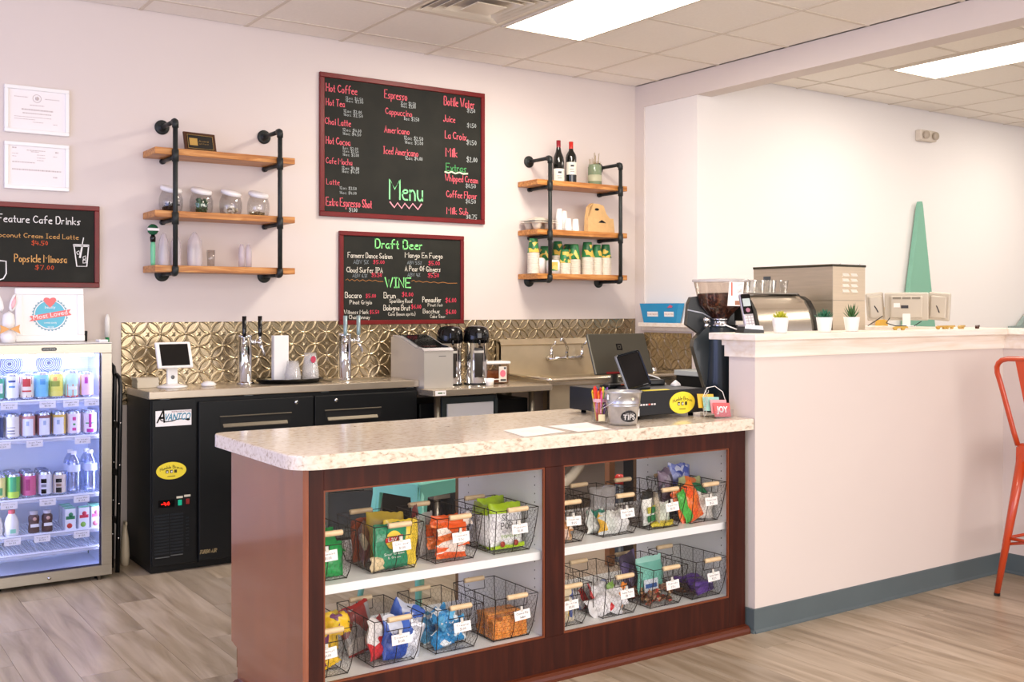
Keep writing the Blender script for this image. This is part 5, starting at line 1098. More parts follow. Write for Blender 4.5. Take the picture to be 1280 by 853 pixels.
# T2: chips
LG = mat('chip_green', '#1E8A62', .25, coat=.3); YC = mat('chip_yellow', '#E8C93C', .28, coat=.3); GC = mat('chip_gold', '#B59A34', .3, coat=.3); BRC = bagm('brown_cream', [(0, '#8B5A3C'), (.4, '#C9B79A'), (.7, '#7A3428')], 25)
b1 = bagmesh('snack_bag', .135, .155, .045, [LG, mat('chip_green_dark', '#176E50', .25)], 5, .1)
o = put(b1, 'T2', 'green chip bag with a yellow sun and red ribbon logo at the basket front', .0, -.085, 0, -4, 0, 4)
disc_print(o, .0, .1, .032, .032, -.026, mat('logo_yellow', '#F0CF45', .4)); mr = MB(); mr.prism([(-.035, .093), (.035, .1), (.035, .116), (-.035, .108)], -.0285, -.0272); mr.build('ribbon', mat('logo_red', '#C92A30', .4), o)
lettering("Lay's", .026, PAPER, o, (0, -.0295, .1045), width=.05); m = MB(); write(m, 'Sour Cream', -.04, .05, .08, .008, -.0255); write(m, '& Onion', -.025, .038, .05, .008, -.0255); m.build('lettering', PAPER, o)
by = bagmesh('snack_bag', .135, .16, .045, [YC], 6); put(by, 'T2', 'yellow chip bag behind the price tag of the chip basket', .045, -.06, .0, -2, 4, 0)
put(bagmesh('snack_bag', .135, .16, .045, [GC], 7), 'T2', 'gold chip bag standing up behind the green one', .01, -.0, .02, -4, 4, -14)
put(bagmesh('snack_bag', .12, .15, .04, [BRC], 8), 'T2', 'brown and cream snack bag at the left of the chip basket', -.045, .02, 0, -3, 0, 60)
put(bagmesh('snack_bag', .12, .15, .04, [bagm('orangebrown', [(0, '#B5512B'), (.5, '#D3A070'), (.8, '#7E3A2A')], 20)], 9), 'T2', 'rust-coloured snack bag at the back of the chip basket', -.02, .08, .0, -4, 0, 20)
put(bagmesh('snack_bag', .08, .05, .03, [mat('cream_foil', '#D9C49A', .4)], 10), 'T2', 'small cream packet at the bottom left front of the chip basket', -.05, -.09, 0, 0, 0, 20)
# T3 crackers: flat packs of four
ORP = bagm('orange_pack', [(0, '#E05A1E'), (.4, '#F4E6DA'), (.55, '#EE7A34'), (.82, '#F4E6DA')], 16, s=(.6, 1, 3))
p3 = bagmesh('cracker_pack', .13, .045, .03, [ORP], 12, wr=.7)
for i, (dx, dy, dz, ry, rz) in enumerate(((.0, -.085, .004, 3, 3), (.01, -.085, .04, -6, -4), (.012, -.082, .075, -4, 6), (-.01, -.07, .108, 8, -5), (.02, -.03, .09, -12, 10), (.0, .0, .07, 4, 15), (.05, -.03, .1, -10, -30), (0, -.03, .03, 0, 0))):
    put(p3, 'T3', 'orange and white cracker pack in a clear wrapper', dx, dy, dz, -10, ry, rz, cat='cracker pack', nm='cracker_pack', group='orange cracker packs on the upper left shelf')
put(bagmesh('snack_bag', .12, .15, .05, [CLR], 13), 'T3', 'clear crinkled bag standing behind the orange cracker packs', -.035, .03, 0, -5, 0, 30)
put(bagmesh('snack_bag', .1, .175, .03, [mat('maroon_foil', '#7B2A26', .3, var=.3, vs=30)], 14), 'T3', 'dark red bag poking up at the back left of the cracker basket', -.06, .06, 0, -3, 0, 50)
# T4 popcorn
PWB = ramp_mat('popcorn_bag', [(.35, '#E9E9EC'), (.55, '#F4F4F6'), (.62, '#C9C7CF'), (.65, '#F1F1F3')], 28, rough=.3); LIME = mat('lime_top', '#A7C91F', .3, var=.15, vs=30)
b4 = bagmesh('popcorn_bag', .145, .17, .06, [PWB, LIME], 15, .2)
o = put(b4, 'T4', 'white popcorn bag with a lime green top and black hand lettering, in front', .012, -.055, 0, -4, 0, 0, cat='popcorn bag', nm='popcorn_bag')
m = MB(); write(m, 'SKINNY', -.04, .11, .085, .022, -.041, wt=.12); write(m, 'POP', -.045, .078, .05, .024, -.041, wt=.12); m.build('lettering', INK, o)
m = MB(); write(m, 'POPCORN', -.045, .045, .08, .011, -.040, wt=.14); m.build('lettering', mat('lime_ink', '#8DB42A', .5), o)
m = MB()
for cx in (-.035, .025): m.lathe([(0, 0), (.011, 0), (.011, .001), (0, .001)], (cx, -.03, .022), 14, ax='-y')
m.build('print', mat('berry_red', '#A8402F', .5), o)
m = MB(); m.prism([(-.068, .005), (.066, .005), (.066, .02), (.02, .013), (-.03, .018), (-.068, .014)], -.026, -.012); m.build('grass_print', LIME, o)
put(b4, 'T4', 'white popcorn bag with a lime top, turned sideways at the left', -.045, .02, 0, -3, 0, 78, .97, cat='popcorn bag', nm='popcorn_bag')
put(b4, 'T4', 'white popcorn bag with a lime top, hindmost', .03, .06, .0, -5, 0, 12, 1.02, cat='popcorn bag', nm='popcorn_bag')
# B1 yellow / purple
YP = bagm('yellow_purple', [(0, '#E9BE17'), (.62, '#F1D23A'), (.8, '#6B2A5E'), (.92, '#E9BE17')], 26)
b5 = bagmesh('snack_bag', .085, .07, .035, [YP], 16, wr=1.2)
rr = random.Random(21)
for i in range(20): put(b5, 'B1', 'small yellow and purple candy bag', rr.uniform(-.03, .06), -.085+.035*(i % 5)+rr.uniform(-.01, .01), .004+.038*(i//5)+rr.uniform(0, .01), rr.uniform(-60, 10), rr.uniform(-25, 25), rr.uniform(-35, 35), group='yellow candy bags in the bottom left basket')
# B2
BWT = bagm('blue_white', [(0, '#2149A5'), (.3, '#E4E8F2'), (.62, '#C5CBDC'), (.85, '#3A63BD')], 16, s=(1, 1, .6)); RSV = bagm('red_silver', [(0, '#C5202A'), (.4, '#D9D9DE'), (.6, '#B01C26'), (.85, '#E6E2E2')], 14)
put(bagmesh('snack_bag', .13, .15, .05, [BWT], 17, wr=1.1), 'B2', 'blue and white snack bag at the front of its basket', .03, -.08, .0, -6, 6, 6)
put(bagmesh('snack_bag', .12, .14, .045, [RSV], 18, wr=1.1), 'B2', 'red and silver snack bag at the front left beside the blue one', -.045, -.07, .01, -8, 8, 40)
put(bagmesh('snack_bag', .12, .15, .045, [BWT], 19, wr=1.1), 'B2', 'blue snack bag with a pointed corner standing behind', .05, -.02, .03, -4, 24, -20)
put(bagmesh('snack_bag', .14, .17, .04, [bagm('chip_red_cream', [(0, '#9E9A98'), (.35, '#B9A08C'), (.6, '#8E2420'), (.85, '#C9C2BA')], 12), mat('red_edge', '#A8201E', .3)], 20, .09), 'B2', 'brown-grey chip bag with red edges leaning at the back left', -.03, .05, .0, -16, -10, 12)
put(bagmesh('snack_bag', .12, .13, .04, [mat('silver_white', '#D5D8E2', .25, .3)], 22, wr=1.2), 'B2', 'silver-white crinkled bag at the right of the blue bag', .055, -.055, .0, -3, 12, -35)
# B3
LBL = bagm('light_blue', [(0, '#2A8CC8'), (.45, '#5AB0DE'), (.7, '#E6EEF2'), (.88, '#1F6FA8')], 34)
b6 = bagmesh('snack_bag', .075, .06, .032, [LBL], 23, wr=1.)
rr = random.Random(8)
for i in range(13): put(b6, 'B3', 'small light blue treat pack', rr.uniform(-.045, .045), -.085+.04*(i % 5)+rr.uniform(-.01, .01), .004+.034*(i//5)+rr.uniform(0, .008), rr.uniform(-50, 5), rr.uniform(-20, 20), rr.uniform(-30, 30), cat='snack pack', group='light blue packs on the lower left shelf')
# B4 sandwich crackers: columns of stacked crackers
CRK = ramp_mat('cracker_orange', [(.3, '#C9690F'), (.55, '#EC9A3A'), (.75, '#F6C47A')], 120, rough=.6)
ckm = MB().box(-.02, .02, -.02, .02, 0, .0065, .0025, seg=1).box(-.017, .017, -.017, .017, .0065, .0095).box(-.02, .02, -.02, .02, .0095, .016, .0025, seg=1).mesh('sandwich_cracker', CRK)
for c in range(4):
    for j in range(3):
        t = thing('cracker_stack', 'clear-wrapped stack of orange sandwich crackers', 'cracker pack', (bk['B4'][0]-.053+.043*c*.85+(.003 if j else 0), bk['B4'][1]-.085+j*.045, bk['B4'][2]), R(rr.uniform(-8, 8)), 'cracker stacks on the lower left shelf')
        for k in range(5 if j else 4+(c % 2)): link('sandwich_cracker', ckm, t, (rr.uniform(-.002, .002), rr.uniform(-.002, .002), k*.0165), (0, 0, R(rr.uniform(-8, 8))))
        MB().box(-.022, .022, -.022, .022, 0, .0165*(5.4 if j else 5), .004, seg=1).build('wrapper', glass('wrapper_film', a=.06), t)
# R1
TANP = bagm('tan_pack', [(0, '#D9B58A'), (.4, '#EFE0CC'), (.7, '#C98F5A'), (.88, '#E9C9B4')], 26); b7 = bagmesh('snack_bag', .085, .05, .03, [TANP], 24)
for i in range(8): put(b7, 'R1', 'tan cookie pack behind the case post', rr.uniform(-.02, .04), -.08+.04*(i % 4), .004+.035*(i//4), rr.uniform(-50, 0), rr.uniform(-10, 10), rr.uniform(-20, 20), cat='cookie pack', group='tan cookie packs behind the case post')
# R2 clear bags + cups
for i, (st, lab, dx, dy) in enumerate((([(0, '#E2E4E0'), (.5, '#C9CFC8'), (.75, '#E3B23C'), (.9, '#F2F2EE')], 'clear bag with a yellow sticker at the front', -.025, -.08), ([(0, '#E6E6E4'), (.6, '#BFC9CF'), (.82, '#3A7FC2'), (.92, '#F2F2EE')], 'clear bag with a blue sticker at the front right', .04, -.075), ([(0, '#DDE2DC'), (.4, '#2F8F7A'), (.6, '#E4E6E2'), (.85, '#C7CCC8')], 'clear bag with a teal strip at the left', -.05, -.03))):
    put(bagmesh('snack_bag', .09, .09, .045, [bagm('clearish%d' % i, st, 18)], 30+i, wr=1.2), 'R2', lab+' of the clear-bag basket', dx, dy, 0, -6, 0, rr.uniform(-20, 20))
for i, (dx, dy, lab) in enumerate(((-.02, .01, 'left'), (.022, .0, 'middle'), (.06, .02, 'right'))):
    o = MB().lathe([(0, 0), (.02, 0), (.027, .17), (.025, .17), (.018, .003), (0, .003)], n=18).build('clear_cup', CUP2, None, (bk['R2'][0]+dx, bk['R2'][1]+dy, bk['R2'][2]), (0, 0, 0)); tag(o, lab+' of three tall clear cups standing in the basket of clear bags', 'cup')
# R3
o = put(bagmesh('snack_bag', .1, .15, .045, [bagm('white_mix', [(0, '#E8E8E2'), (.6, '#F2F2EE'), (.9, '#CFD3CB')], 18), mat('bag_black', '#1D1F1C', .3)], 35, .22, .5), 'R3', 'white bag with a black top and green and yellow stripes', -.04, -.06, 0, -3, 0, 25)
m = MB(); m.box(-.045, .045, -.0245, -.02, .025, .05); m.build('print', mat('stripe_green', '#1C7A4A', .4), o); m = MB(); m.box(-.042, .042, -.0255, -.02, .06, .085); m.build('print', mat('stripe_yellow', '#C9C24A', .4), o); disc_print(o, 0, .07, .022, .014, -.0256, mat('stripe_green', '#1C7A4A', .4))
put(bagmesh('snack_bag', .07, .14, .02, [mat('cream_card', '#E9DCC8', .5)], 36, wr=.2), 'R3', 'narrow cream packet in the middle of the trail mix basket', .005, -.07, 0, -4, 0, 65)
put(bagmesh('snack_bag', .08, .09, .04, [bagm('pale_green', [(0, '#DDE6DC'), (.6, '#B8CDB6'), (.85, '#F0F0EC')], 16)], 37), 'R3', 'pale green clear bag behind the tag of the trail mix basket', .05, -.05, 0, -5, 0, 0)
put(bagmesh('snack_bag', .12, .02, .06, [mat('yellow_pack', '#D6C33C', .4)], 38), 'R3', 'flat yellow packet lying at the bottom of the trail mix basket', .02, -.08, 0, 0, 0, 0)
# R4
o = put(bagmesh('snack_bag', .13, .16, .05, [bagm('orange_red', [(0, '#EE5A24'), (.5, '#F2762E'), (.8, '#D93A22'), (.93, '#F4A070')], 22)], 40, wr=1.1), 'R4', 'orange-red candy bag leaning across the rightmost upper basket', -.02, -.075, 0, -8, -22, 0)
put(bagmesh('snack_bag', .05, .14, .03, [mat('bright_green', '#4DB548', .3, var=.2, vs=40)], 41), 'R4', 'bright green strip bag at the left of the orange bag', -.055, -.085, 0, -6, -22, 5)
put(bagmesh('snack_bag', .11, .11, .05, [bagm('clear_orange', [(0, '#D9D6CE'), (.4, '#E8E4DC'), (.62, '#E8622C'), (.85, '#CFCBC2')], 12)], 42, wr=1.2), 'R4', 'clear bag with orange pieces at the right of the gummy basket', .035, -.06, 0, -4, 8, -12)
put(bagmesh('snack_bag', .12, .05, .04, [mat('dark_green_foil', '#1F7A4C', .35)], 43), 'R4', 'dark green bag edge lying over the clear bag', .035, -.04, .11, -60, 10, 0)
put(bagmesh('snack_bag', .11, .21, .06, [bagm('purple_gummies', [(0, '#6B5A6E'), (.35, '#8A7A8C'), (.6, '#4A4658'), (.85, '#A39AA6')], 34)], 44, wr=1.), 'R4', 'tall clear bag of dark purple gummies at the back left', -.05, .045, 0, -6, -6, 20)
put(bagmesh('snack_bag', .12, .22, .06, [bagm('blue_gummies', [(0, '#4A5CB0'), (.35, '#7C88C8'), (.6, '#C3C8E2'), (.85, '#3A4A98')], 34)], 45, wr=1.), 'R4', 'tall clear bag of blue gummies at the back of the rightmost upper basket', .02, .06, 0, -6, 4, -6)
put(bagmesh('snack_bag', .12, .17, .05, [bagm('greenorange', [(0, '#A9B27A'), (.4, '#E07A3C'), (.6, '#B8C28A'), (.85, '#D9C29A')], 20)], 46, wr=1.), 'R4', 'green and orange clear bag in the middle of the rightmost upper basket', .02, .0, 0, -6, 4, -6)
# S1
put(bagmesh('snack_bag', .1, .14, .05, [bagm('cream_blue', [(0, '#E2D6BE'), (.5, '#CFC0A0'), (.7, '#4A5C98'), (.85, '#D9B33C')], 15)], 47, wr=.8), 'S1', 'cream bag with blue and yellow print at the case post', .015, -.075, 0, -4, 0, 4)
put(bagmesh('snack_bag', .1, .17, .04, [bagm('olive_mix', [(0, '#8C8258'), (.4, '#5A5A3C'), (.7, '#B8A878')], 15)], 48, wr=1.), 'S1', 'olive and brown bag standing behind the cream one', .0, -.02, 0, -4, 0, 10)
# S2
RW = bagm('red_white', [(0, '#E6E4E6'), (.5, '#C8252C'), (.66, '#D9D7DC'), (.88, '#7E8CB8')], 11, s=(1.6, 1, .6)); b8 = bagmesh('snack_bag', .1, .08, .035, [RW], 50, wr=1.)
for i in range(7): put(b8, 'S2', 'red and white striped fruit snack bag', (-.045, .0, .04, -.03, .02, -.04, .03)[i], (-.08, -.09, -.05, -.03, -.01, .04, .05)[i], (0, 0, .015, .03, .03, 0, 0)[i], -30, (-20, 25, -10, 15, -25, 0, 10)[i], (-10, 5, -30, 20, 0, 10, -10)[i], group='red and white bags on the lower right shelf')
put(bagmesh('snack_bag', .03, .11, .02, [mat('orange_stick', '#E88A2E', .4)], 51), 'S2', 'orange stick pack at the right of the red and white bags', .05, -.055, .0, -10, 22, 0)
put(bagmesh('snack_bag', .04, .11, .02, [bagm('green_stick', [(0, '#7BA648'), (.5, '#D9C84A'), (.8, '#4E7A3C')], 20)], 52), 'S2', 'green and yellow stick pack beside the orange one', .07, -.03, .0, -10, -18, 0)
# S3
BRN = bagm('brown_candy', [(0, '#6E4630'), (.3, '#B98A62'), (.5, '#4E2E22'), (.68, '#C43A28'), (.78, '#D8B98C'), (.9, '#8A5A3C')], 60); cn = bagmesh('wrapped_candy', .035, .018, .016, [BRN], 53, nx=6, nz=5)
for i in range(60): put(cn, 'S3', 'small brown wrapped candy', rr.uniform(-.06, .06), -.09+rr.uniform(0, .15), .002+.013*(i//15)+rr.uniform(0, .006), rr.uniform(-90, 90), rr.uniform(-40, 40), rr.uniform(0, 180), cat='candy', nm='wrapped_candy', group='brown wrapped candies on the lower right shelf')
o = put(bagmesh('snack_bag', .15, .15, .04, [mat('teal_bag', '#6FB9A8', .3, var=.12, vs=20), mat('teal_bag_pale', '#9AD2C4', .3)], 54, .15), 'S3', 'teal candy bag with a blue and white label standing in the brown candies', .012, -.015, .03, -6, 0, 4)
m = MB(); m.box(-.06, .02, -.024, -.02, .01, .06); m.build('print', mat('label_bluewhite', '#D8E2EC', .4), o); m = MB(); m.box(-.055, .01, -.0252, -.024, .025, .042); m.build('print', mat('label_blue', '#2F5C9E', .4), o)
put(bagmesh('snack_bag', .13, .15, .04, [bagm('navy_purple', [(0, '#3A3048'), (.4, '#584A78'), (.7, '#20242C'), (.9, '#8A7AA0')], 16)], 55), 'S3', 'dark purple bag at the back left of the teal bag', -.035, .05, .04, -8, -6, 20)
# S4 bars
PB = bagm('purple_bar', [(0, '#3C2266'), (.45, '#5A3A8C'), (.7, '#2A1A3A'), (.86, '#B8A8D0')], 22, s=(.6, 1, 1)); BB = bagm('brown_bar', [(0, '#4A2A22'), (.5, '#7A4A38'), (.75, '#2E1A18'), (.9, '#C08A5A')], 22)
pb, bb = bagmesh('candy_bar', .13, .036, .018, [PB], 56, wr=.6), bagmesh('candy_bar', .13, .036, .018, [BB], 57, wr=.6)
for i in range(7): put(pb, 'S4', 'purple wrapped candy bar', .01+rr.uniform(-.01, .01), -.095+.018*i, .012+.012*(i % 3), -35, rr.uniform(-10, 10), rr.uniform(-8, 14), cat='candy bar', nm='candy_bar', group='purple bars in the rightmost lower basket')
for i in range(6): put(bb, 'S4', 'dark brown wrapped candy bar', -.05+rr.uniform(-.006, .01), -.08+.028*i, .01+.014*(i % 2), -60, 12, 60+rr.uniform(-20, 20), cat='candy bar', nm='candy_bar', group='brown bars in the rightmost lower basket')
# ------------------------------------------------------------------ on the counter
CZ = .912
t = thing('cash_drawer', 'black metal cash drawer with a yellow oval sticker on the counter', 'cash drawer', (2.905, 3.345, CZ))
MB().box(0, .405, 0, .44, .016, .118, .003).build('housing', mat('drawer_black', '#14171A', .38), t)
MB().box(.004, .401, -.004, 0, .02, .114, .001, seg=1).build('drawer_front', mat('drawer_front_black', '#191B1E', .42), t)
for x in (.05, .36):
    for y in (.04, .4): MB().cyl((x, y, 0), .012, .017, 12).build('foot', BLACKP, t)
m = MB()
for i in range(6): m.box(.03+.015*i, .04+.015*i, -.0052, -.004, .06, .067)
m.build('card_logos', mat('card_logo', '#D9D4D6', .5), t); MB().box(.075, .085, -.0058, -.0052, .06, .067).build('card_logos', mat('card_red', '#C8402E', .5), t, label='small red card logo')
oval(t, .268, .062, .074, .047, -.004)
MB().box(.005, .025, -.0048, -.004, .018, .05).build('paper_label', PAPER, t)
tag(MB().prism([(-.07, -.022), (.07, -.03), (.075, .0), (-.06, .01)], 0, .0015, 'xy').build('sticky_note', YEL, None, (3.045, 3.385, CZ+.1185)), 'yellow note lying on the front edge of the cash drawer', 'note')
# cashier screen seen from behind
t = thing('cashier_screen', 'large dark silver-backed point of sale screen seen from behind', 'screen', (3.06, 3.62, CZ+.119), R(-4))
SG = mat('space_grey', '#5C5A50', .35, .7)
m = MB(); m.lathe([(0, 0), (.07, 0), (.072, .004), (.02, .02), (.014, .1), (0, .12)], (0, .04, 0), 24, sq=(1, .8)); m.build('stand', SG, t)
sc = MB().box(-.158, .158, -.007, .007, -.095, .095, .005, seg=2).build('screen_back', SG, t, (0, -.0, .145), (R(-22), R(0), 0))
m = MB(); m.prism([(-.0+a, .03+b) for a, b in ((-.015, -.015), (.015, -.015), (.015, .015), (-.015, .015))], -.0082, -.007); m.build('logo', BLACKG, sc); MB().box(-.008, .008, -.0088, -.0082, .022, .038).build('logo_gap', SG, sc); MB().box(-.004, .004, -.0094, -.0088, .026, .034).build('logo_core', BLACKG, sc)
MB().box(-.15, .15, .007, .009, -.088, .088).build('screen', BLACKG, sc)
MB().box(-.1, .1, -.0085, -.0065, -.094, -.085).build('red_edge', mat('red_strip', '#8E1A1C', .4), sc, label='thin dark red strip')
t = thing('customer_tablet', 'small black customer-facing tablet with a silver edge on the cash drawer', 'tablet', (3.01, 3.43, CZ+.119), R(0))
hd = MB().box(-.067, .067, -.005, .008, 0, .165, .01, seg=3).build('tablet_frame', mat('alu_edge', '#9A9C9E', .3, .8), t, (0, 0, .004), (R(-20), R(-10), 0))
MB().box(-.062, .062, -.0068, -.004, .004, .161, .008).build('screen', BLACKG, hd); MB().prism([(-.05, 0), (.06, 0), (.06, .09), (-.05, .09)], 0, .008, 'xy').build('foot', BLACKP, t)
m = MB(); m.box(.02, .05, -.0075, -.0068, .01, .013); m.build('print', GREYM, hd)
# clutter on the drawer
t = thing('black_caddy', 'black tray with cables on the back of the cash drawer', 'tray', (3.23, 3.62, CZ+.119), R(-18))
m = MB(); m.box(-.07, .07, -.03, .03, 0, .025, .006); m.build('tray', BLACKP, t); m = MB(); m.tube([(-.09, -.01, .02), (-.05, -.03, .05), (0, -.02, .045), (.05, .0, .03), (.09, .01, .002)], .003, 6); m.build('cable', WHITE, t)
def crumple(name, label, loc, s, m_, seed, cat, top=1.2):
    rr = random.Random(seed); m = MB(); n = 14; prof = [(.9, 0), (1, .2), (.8, .5), (.45, .8), (.15, 1), (0, 1.05)]; vs = []; fs = []
    for r_, z_ in prof:
        for k in range(n): q = 1+rr.uniform(-.18, .18); vs.append((r_*s*q*math.cos(2*PI*k/n), r_*s*q*.8*math.sin(2*PI*k/n), z_*s*top*(1+rr.uniform(-.06, .06)) if z_ else 0))
    for a in range(len(prof)-1):
        for k in range(n): fs.append((a*n+k, a*n+(k+1) % n, (a+1)*n+(k+1) % n, (a+1)*n+k))
    m.add(vs, fs, 0, True); return tag(m.build(name, m_, None, loc), label, cat)
BAGW = plastic_film('white_bag_film', '#EFEDEE', .8, .3)
crumple('plastic_bag', 'crumpled white plastic bag standing behind the cash drawer screen', (3.29, 3.76, CZ+.12), .045, BAGW, 3, 'plastic bag', 1.7)
crumple('plastic_bag', 'small scrunched clear bag at the right end of the cash drawer', (3.285, 3.5, CZ+.12), .026, BAGW, 9, 'plastic bag', .9)
t = thing('card_reader', 'black handheld remote with orange edge on the left of the cash drawer', 'remote', (2.95, 3.56, CZ+.12), R(-5))
MB().box(-.02, .11, -.025, .025, 0, .018, .006).build('body', BLACKP, t); MB().box(.045, .105, -.0255, .0255, .012, .017, .002).build('orange_edge', mat('orange_plastic', '#E0602A', .4), t)
# tips bucket
GALV = mat('galvanised', '#BDBEC0', .3, .85, var=.1, vs=40)
t = thing('tip_bucket', 'small galvanised metal bucket with a black oval TIPS label', 'bucket', (2.775, 3.262, CZ), R(-16))
MB().lathe([(0, .004), (.05, .002), (.053, 0), (.056, .012), (.0655, .075), (.068, .077), (.0665, .08), (.0672, .084), (.0695, .086), (.068, .09), (.073, .128), (.077, .13), (.077, .135), (.073, .136), (.07, .13), (.054, .006), (0, .006)], n=36).build('pail', GALV, t)
pts = [(.077*math.cos(a), -.012-.028*math.sin(a), .118-.055*math.sin(a)) for a in [PI*k/16 for k in range(17)]]
m = MB(); m.tube([(x*.96, y-.05*math.sin(PI*k/16), z) for k, (x, y, z) in enumerate(pts)], .0016, 6); m.build('bail_handle', CHROME, t, (0, 0, 0), (0, 0, R(-110)))
m = MB(); m.box(-.008, .008, -.079, -.07, .1, .125, .003); m.build('ear', GALV, t, rot=(0, 0, R(-80)))
lb = thing  # oval label follows the pail
m = MB(); n = 28; ring = []
def pail(ax_, z): r = .056+(z-.012)*(.017/.113)+.0022; a = ax_/r; return (r*math.sin(a), -r*math.cos(a), z)
vs = [pail(0, .035)]+[pail(.036*math.cos(2*PI*k/n), .037+.022*math.sin(2*PI*k/n)) for k in range(n)]
m.add(vs, [(0, 1+k, 1+(k+1) % n) for k in range(n)], 0); lo = m.build('oval_label', mat('chalk_label', '#1E1D1F', .5), t)
me = font_mesh('TIPS', .03, width=.052, bold=.0006)
for v in me.vertices: p = pail(v.co.x, .034+v.co.y); v.co = (p[0]*1.012, p[1]*1.012, p[2])
me.materials.clear(); me.materials.append(PAPER); link('lettering', me, lo)
me = font_mesh('THANK YOU FOR', .007, width=.036)
for v in me.vertices: p = pail(v.co.x, .0495+v.co.y); v.co = (p[0]*1.012, p[1]*1.012, p[2])
me.materials.clear(); me.materials.append(PAPER); link('lettering', me, lo)
m = MB(); m.prism([(.007*(1 if k % 2 == 0 else .45)*math.sin(PI*k/5)+.01, .107+.007*(1 if k % 2 == 0 else .45)*math.cos(PI*k/5)) for k in range(10)], -.0735, -.070); m.build('star', mat('star_cream', '#F3E3C0', .4), t)
# jar of pens
t = thing('pen_jar', 'glass jar packed with colourful pens beside the tips bucket', 'pen jar', (2.747, 3.375, CZ), R(-30))
MB().lathe([(0, 0), (.031, 0), (.034, .006), (.034, .07), (.027, .085), (.028, .1), (.026, .1), (.025, .085), (.031, .069), (.031, .008), (0, .006)], n=24).build('jar_body', JARG, t)
MB().lathe([(.0285, .084), (.0285, .098)], n=20).build('jar_collar', mat('collar_pink', '#D9A8B0', .4), t)
MB().box(-.012, .016, -.0362, -.033, .008, .036, .002).build('jar_label', mat('cream_label', '#F3E6B8', .5), t)
rr = random.Random(2)
for i, c in enumerate(('#D92A24', '#E0402A', '#F07A2A', '#E85A90', '#F2D23A', '#7A4AA8', '#2F8F5A', '#EDE8DC', '#D92A24', '#3A4A9A', '#E8632A', '#F2D23A')):
    a = PI+i*.55; r = .012+.008*(i % 2); l = .118+.02*rr.random(); b = (r*.6*math.cos(a), r*.6*math.sin(a), .007); e = (r*1.5*math.cos(a), r*1.5*math.sin(a), l)
    MB().tube([b, e], .0042, 8).tube([e, (e[0]*1.03, e[1]*1.03, e[2]+.012)], [.0052, .002], 8).build('pen', mat('pen'+c, c, .35), t)
# papers on the counter
PT = mat('paper_sheet', '#F3EBE6', .6)
for nm, lab, pts in (('a', 'white paper sheet lying nearest the front edge of the counter', [(2.26, 3.36), (2.46, 3.40), (2.43, 3.19), (2.21, 3.145)]), ('b', 'second white paper sheet lying closer to the tips bucket', [(2.485, 3.38), (2.70, 3.40), (2.635, 3.165), (2.47, 3.165)])):
    cx, cy = sum(p[0] for p in pts)/4, sum(p[1] for p in pts)/4
    o = MB().prism([(a-cx, b-cy) for a, b in pts], 0, .0006, 'xy').build('paper_sheet', PT, None, (cx, cy, CZ+.0002)); tag(o, lab, 'paper')
    m = MB(); rr = random.Random(6)
    for k in range(3): m.box(-.05+rr.uniform(0, .02), .05, -.03+.025*k, -.027+.025*k, .0006, .0008)
    m.build('print', FAINT, o)
# card display: gift card holder
t = thing('card_holder', 'clear holder of small gift cards, the front red one reading JOY', 'card holder', (3.297, 3.225, CZ), R(-4))
MB().box(-.05, .05, -.012, .07, 0, .004).box(-.05, .05, -.014, -.011, 0, .035).build('holder', CLEAR, t)
for k, (dx, dy, z, c, lab) in enumerate(((0, -.004, .004, '#E8686A', 'coral red card'), (-.004, .012, .016, '#F0A8AE', 'pink card'), (-.03, .03, .028, '#9CCFC6', 'pale teal card'), (-.045, .048, .04, '#F0BE4A', 'amber card'))):
    o = MB().box(-.045, .045, 0, .0012, 0, .06).build('gift_card', mat('giftcard'+c, c, .4), t, (dx, dy, z), (R(-14), R(3), 0), lab)
    if k == 0: lettering('JOY', .036, PAPER, o, (0, -.0006, .03), width=.062, bold=.0012)
MB().tube([(-.05, .06, 0), (-.06, .06, .08), (-.035, .06, .125), (.01, .06, .13), (.045, .05, .105), (.055, .04, .06)], .0016, 6).build('white_cord', WHITE, t)
m = MB(); rr = random.Random(3)
for k in range(10):
    z = .01+.011*k; m.tube([(-.075+rr.uniform(-.01, .01), .02, z), (-.06, .03+rr.uniform(-.01, .01), z+.012), (-.07+rr.uniform(-.012, .012), .02, z+.02)], .0014, 5)
m.build('tangled_wire', mat('pale_wire', '#C9C4BC', .4), t)

# ------------------------------------------------------------------ behind the half wall: coffee station
t = thing('coffee_station', 'dark cabinet behind the half wall carrying the grinder and espresso machine', 'cabinet', (3.43, 3.31, 0))
MB().box(0, 1.78, 0, .72, 0, .86).build('cabinet', BLACK, t); MB().box(-.01, 1.79, 0, .73, .86, .9, .004).build('top', mat('station_top', '#C9C2B8', .35), t)
# grinder
t = thing('coffee_grinder', 'large black coffee grinder with a clear hopper of coffee beans', 'coffee grinder', (3.60, 3.535, .901), R(-32)); t.scale = (.88, .88, 1)
GB = mat('grinder_black', '#142229', .32, coat=.2)
MB().lathe([(0, 0), (.105, 0), (.11, .01), (.088, .16), (.08, .3), (.08, .385), (.076, .392), (0, .394)], n=32, sq=(1, 1.1)).build('motor_body', GB, t)
m = MB(); m.prism([(-.085, .39), (-.15, .33), (-.155, .3), (-.12, .19), (-.085, .1), (-.06, .08), (-.02, .08), (-.02, .39)], -.045, .045); m.build('doser', GB, t)
m = MB(); m.prism([(-.175, .4), (-.165, .5), (-.15, .53), (-.06, .54), (.02, .5), (.08, .46), (.08, .4), (-.08, .395), (-.11, .36)], .02, .1); m.build('rear_arm', mat('arm_black', '#10171B', .4), t)
MB().tube([(-.172, .018, .47), (-.09, .018, .455), (-.02, .018, .42)], .003, 8).build('cable', mat('pale_cable', '#C9CCD0', .4), t)
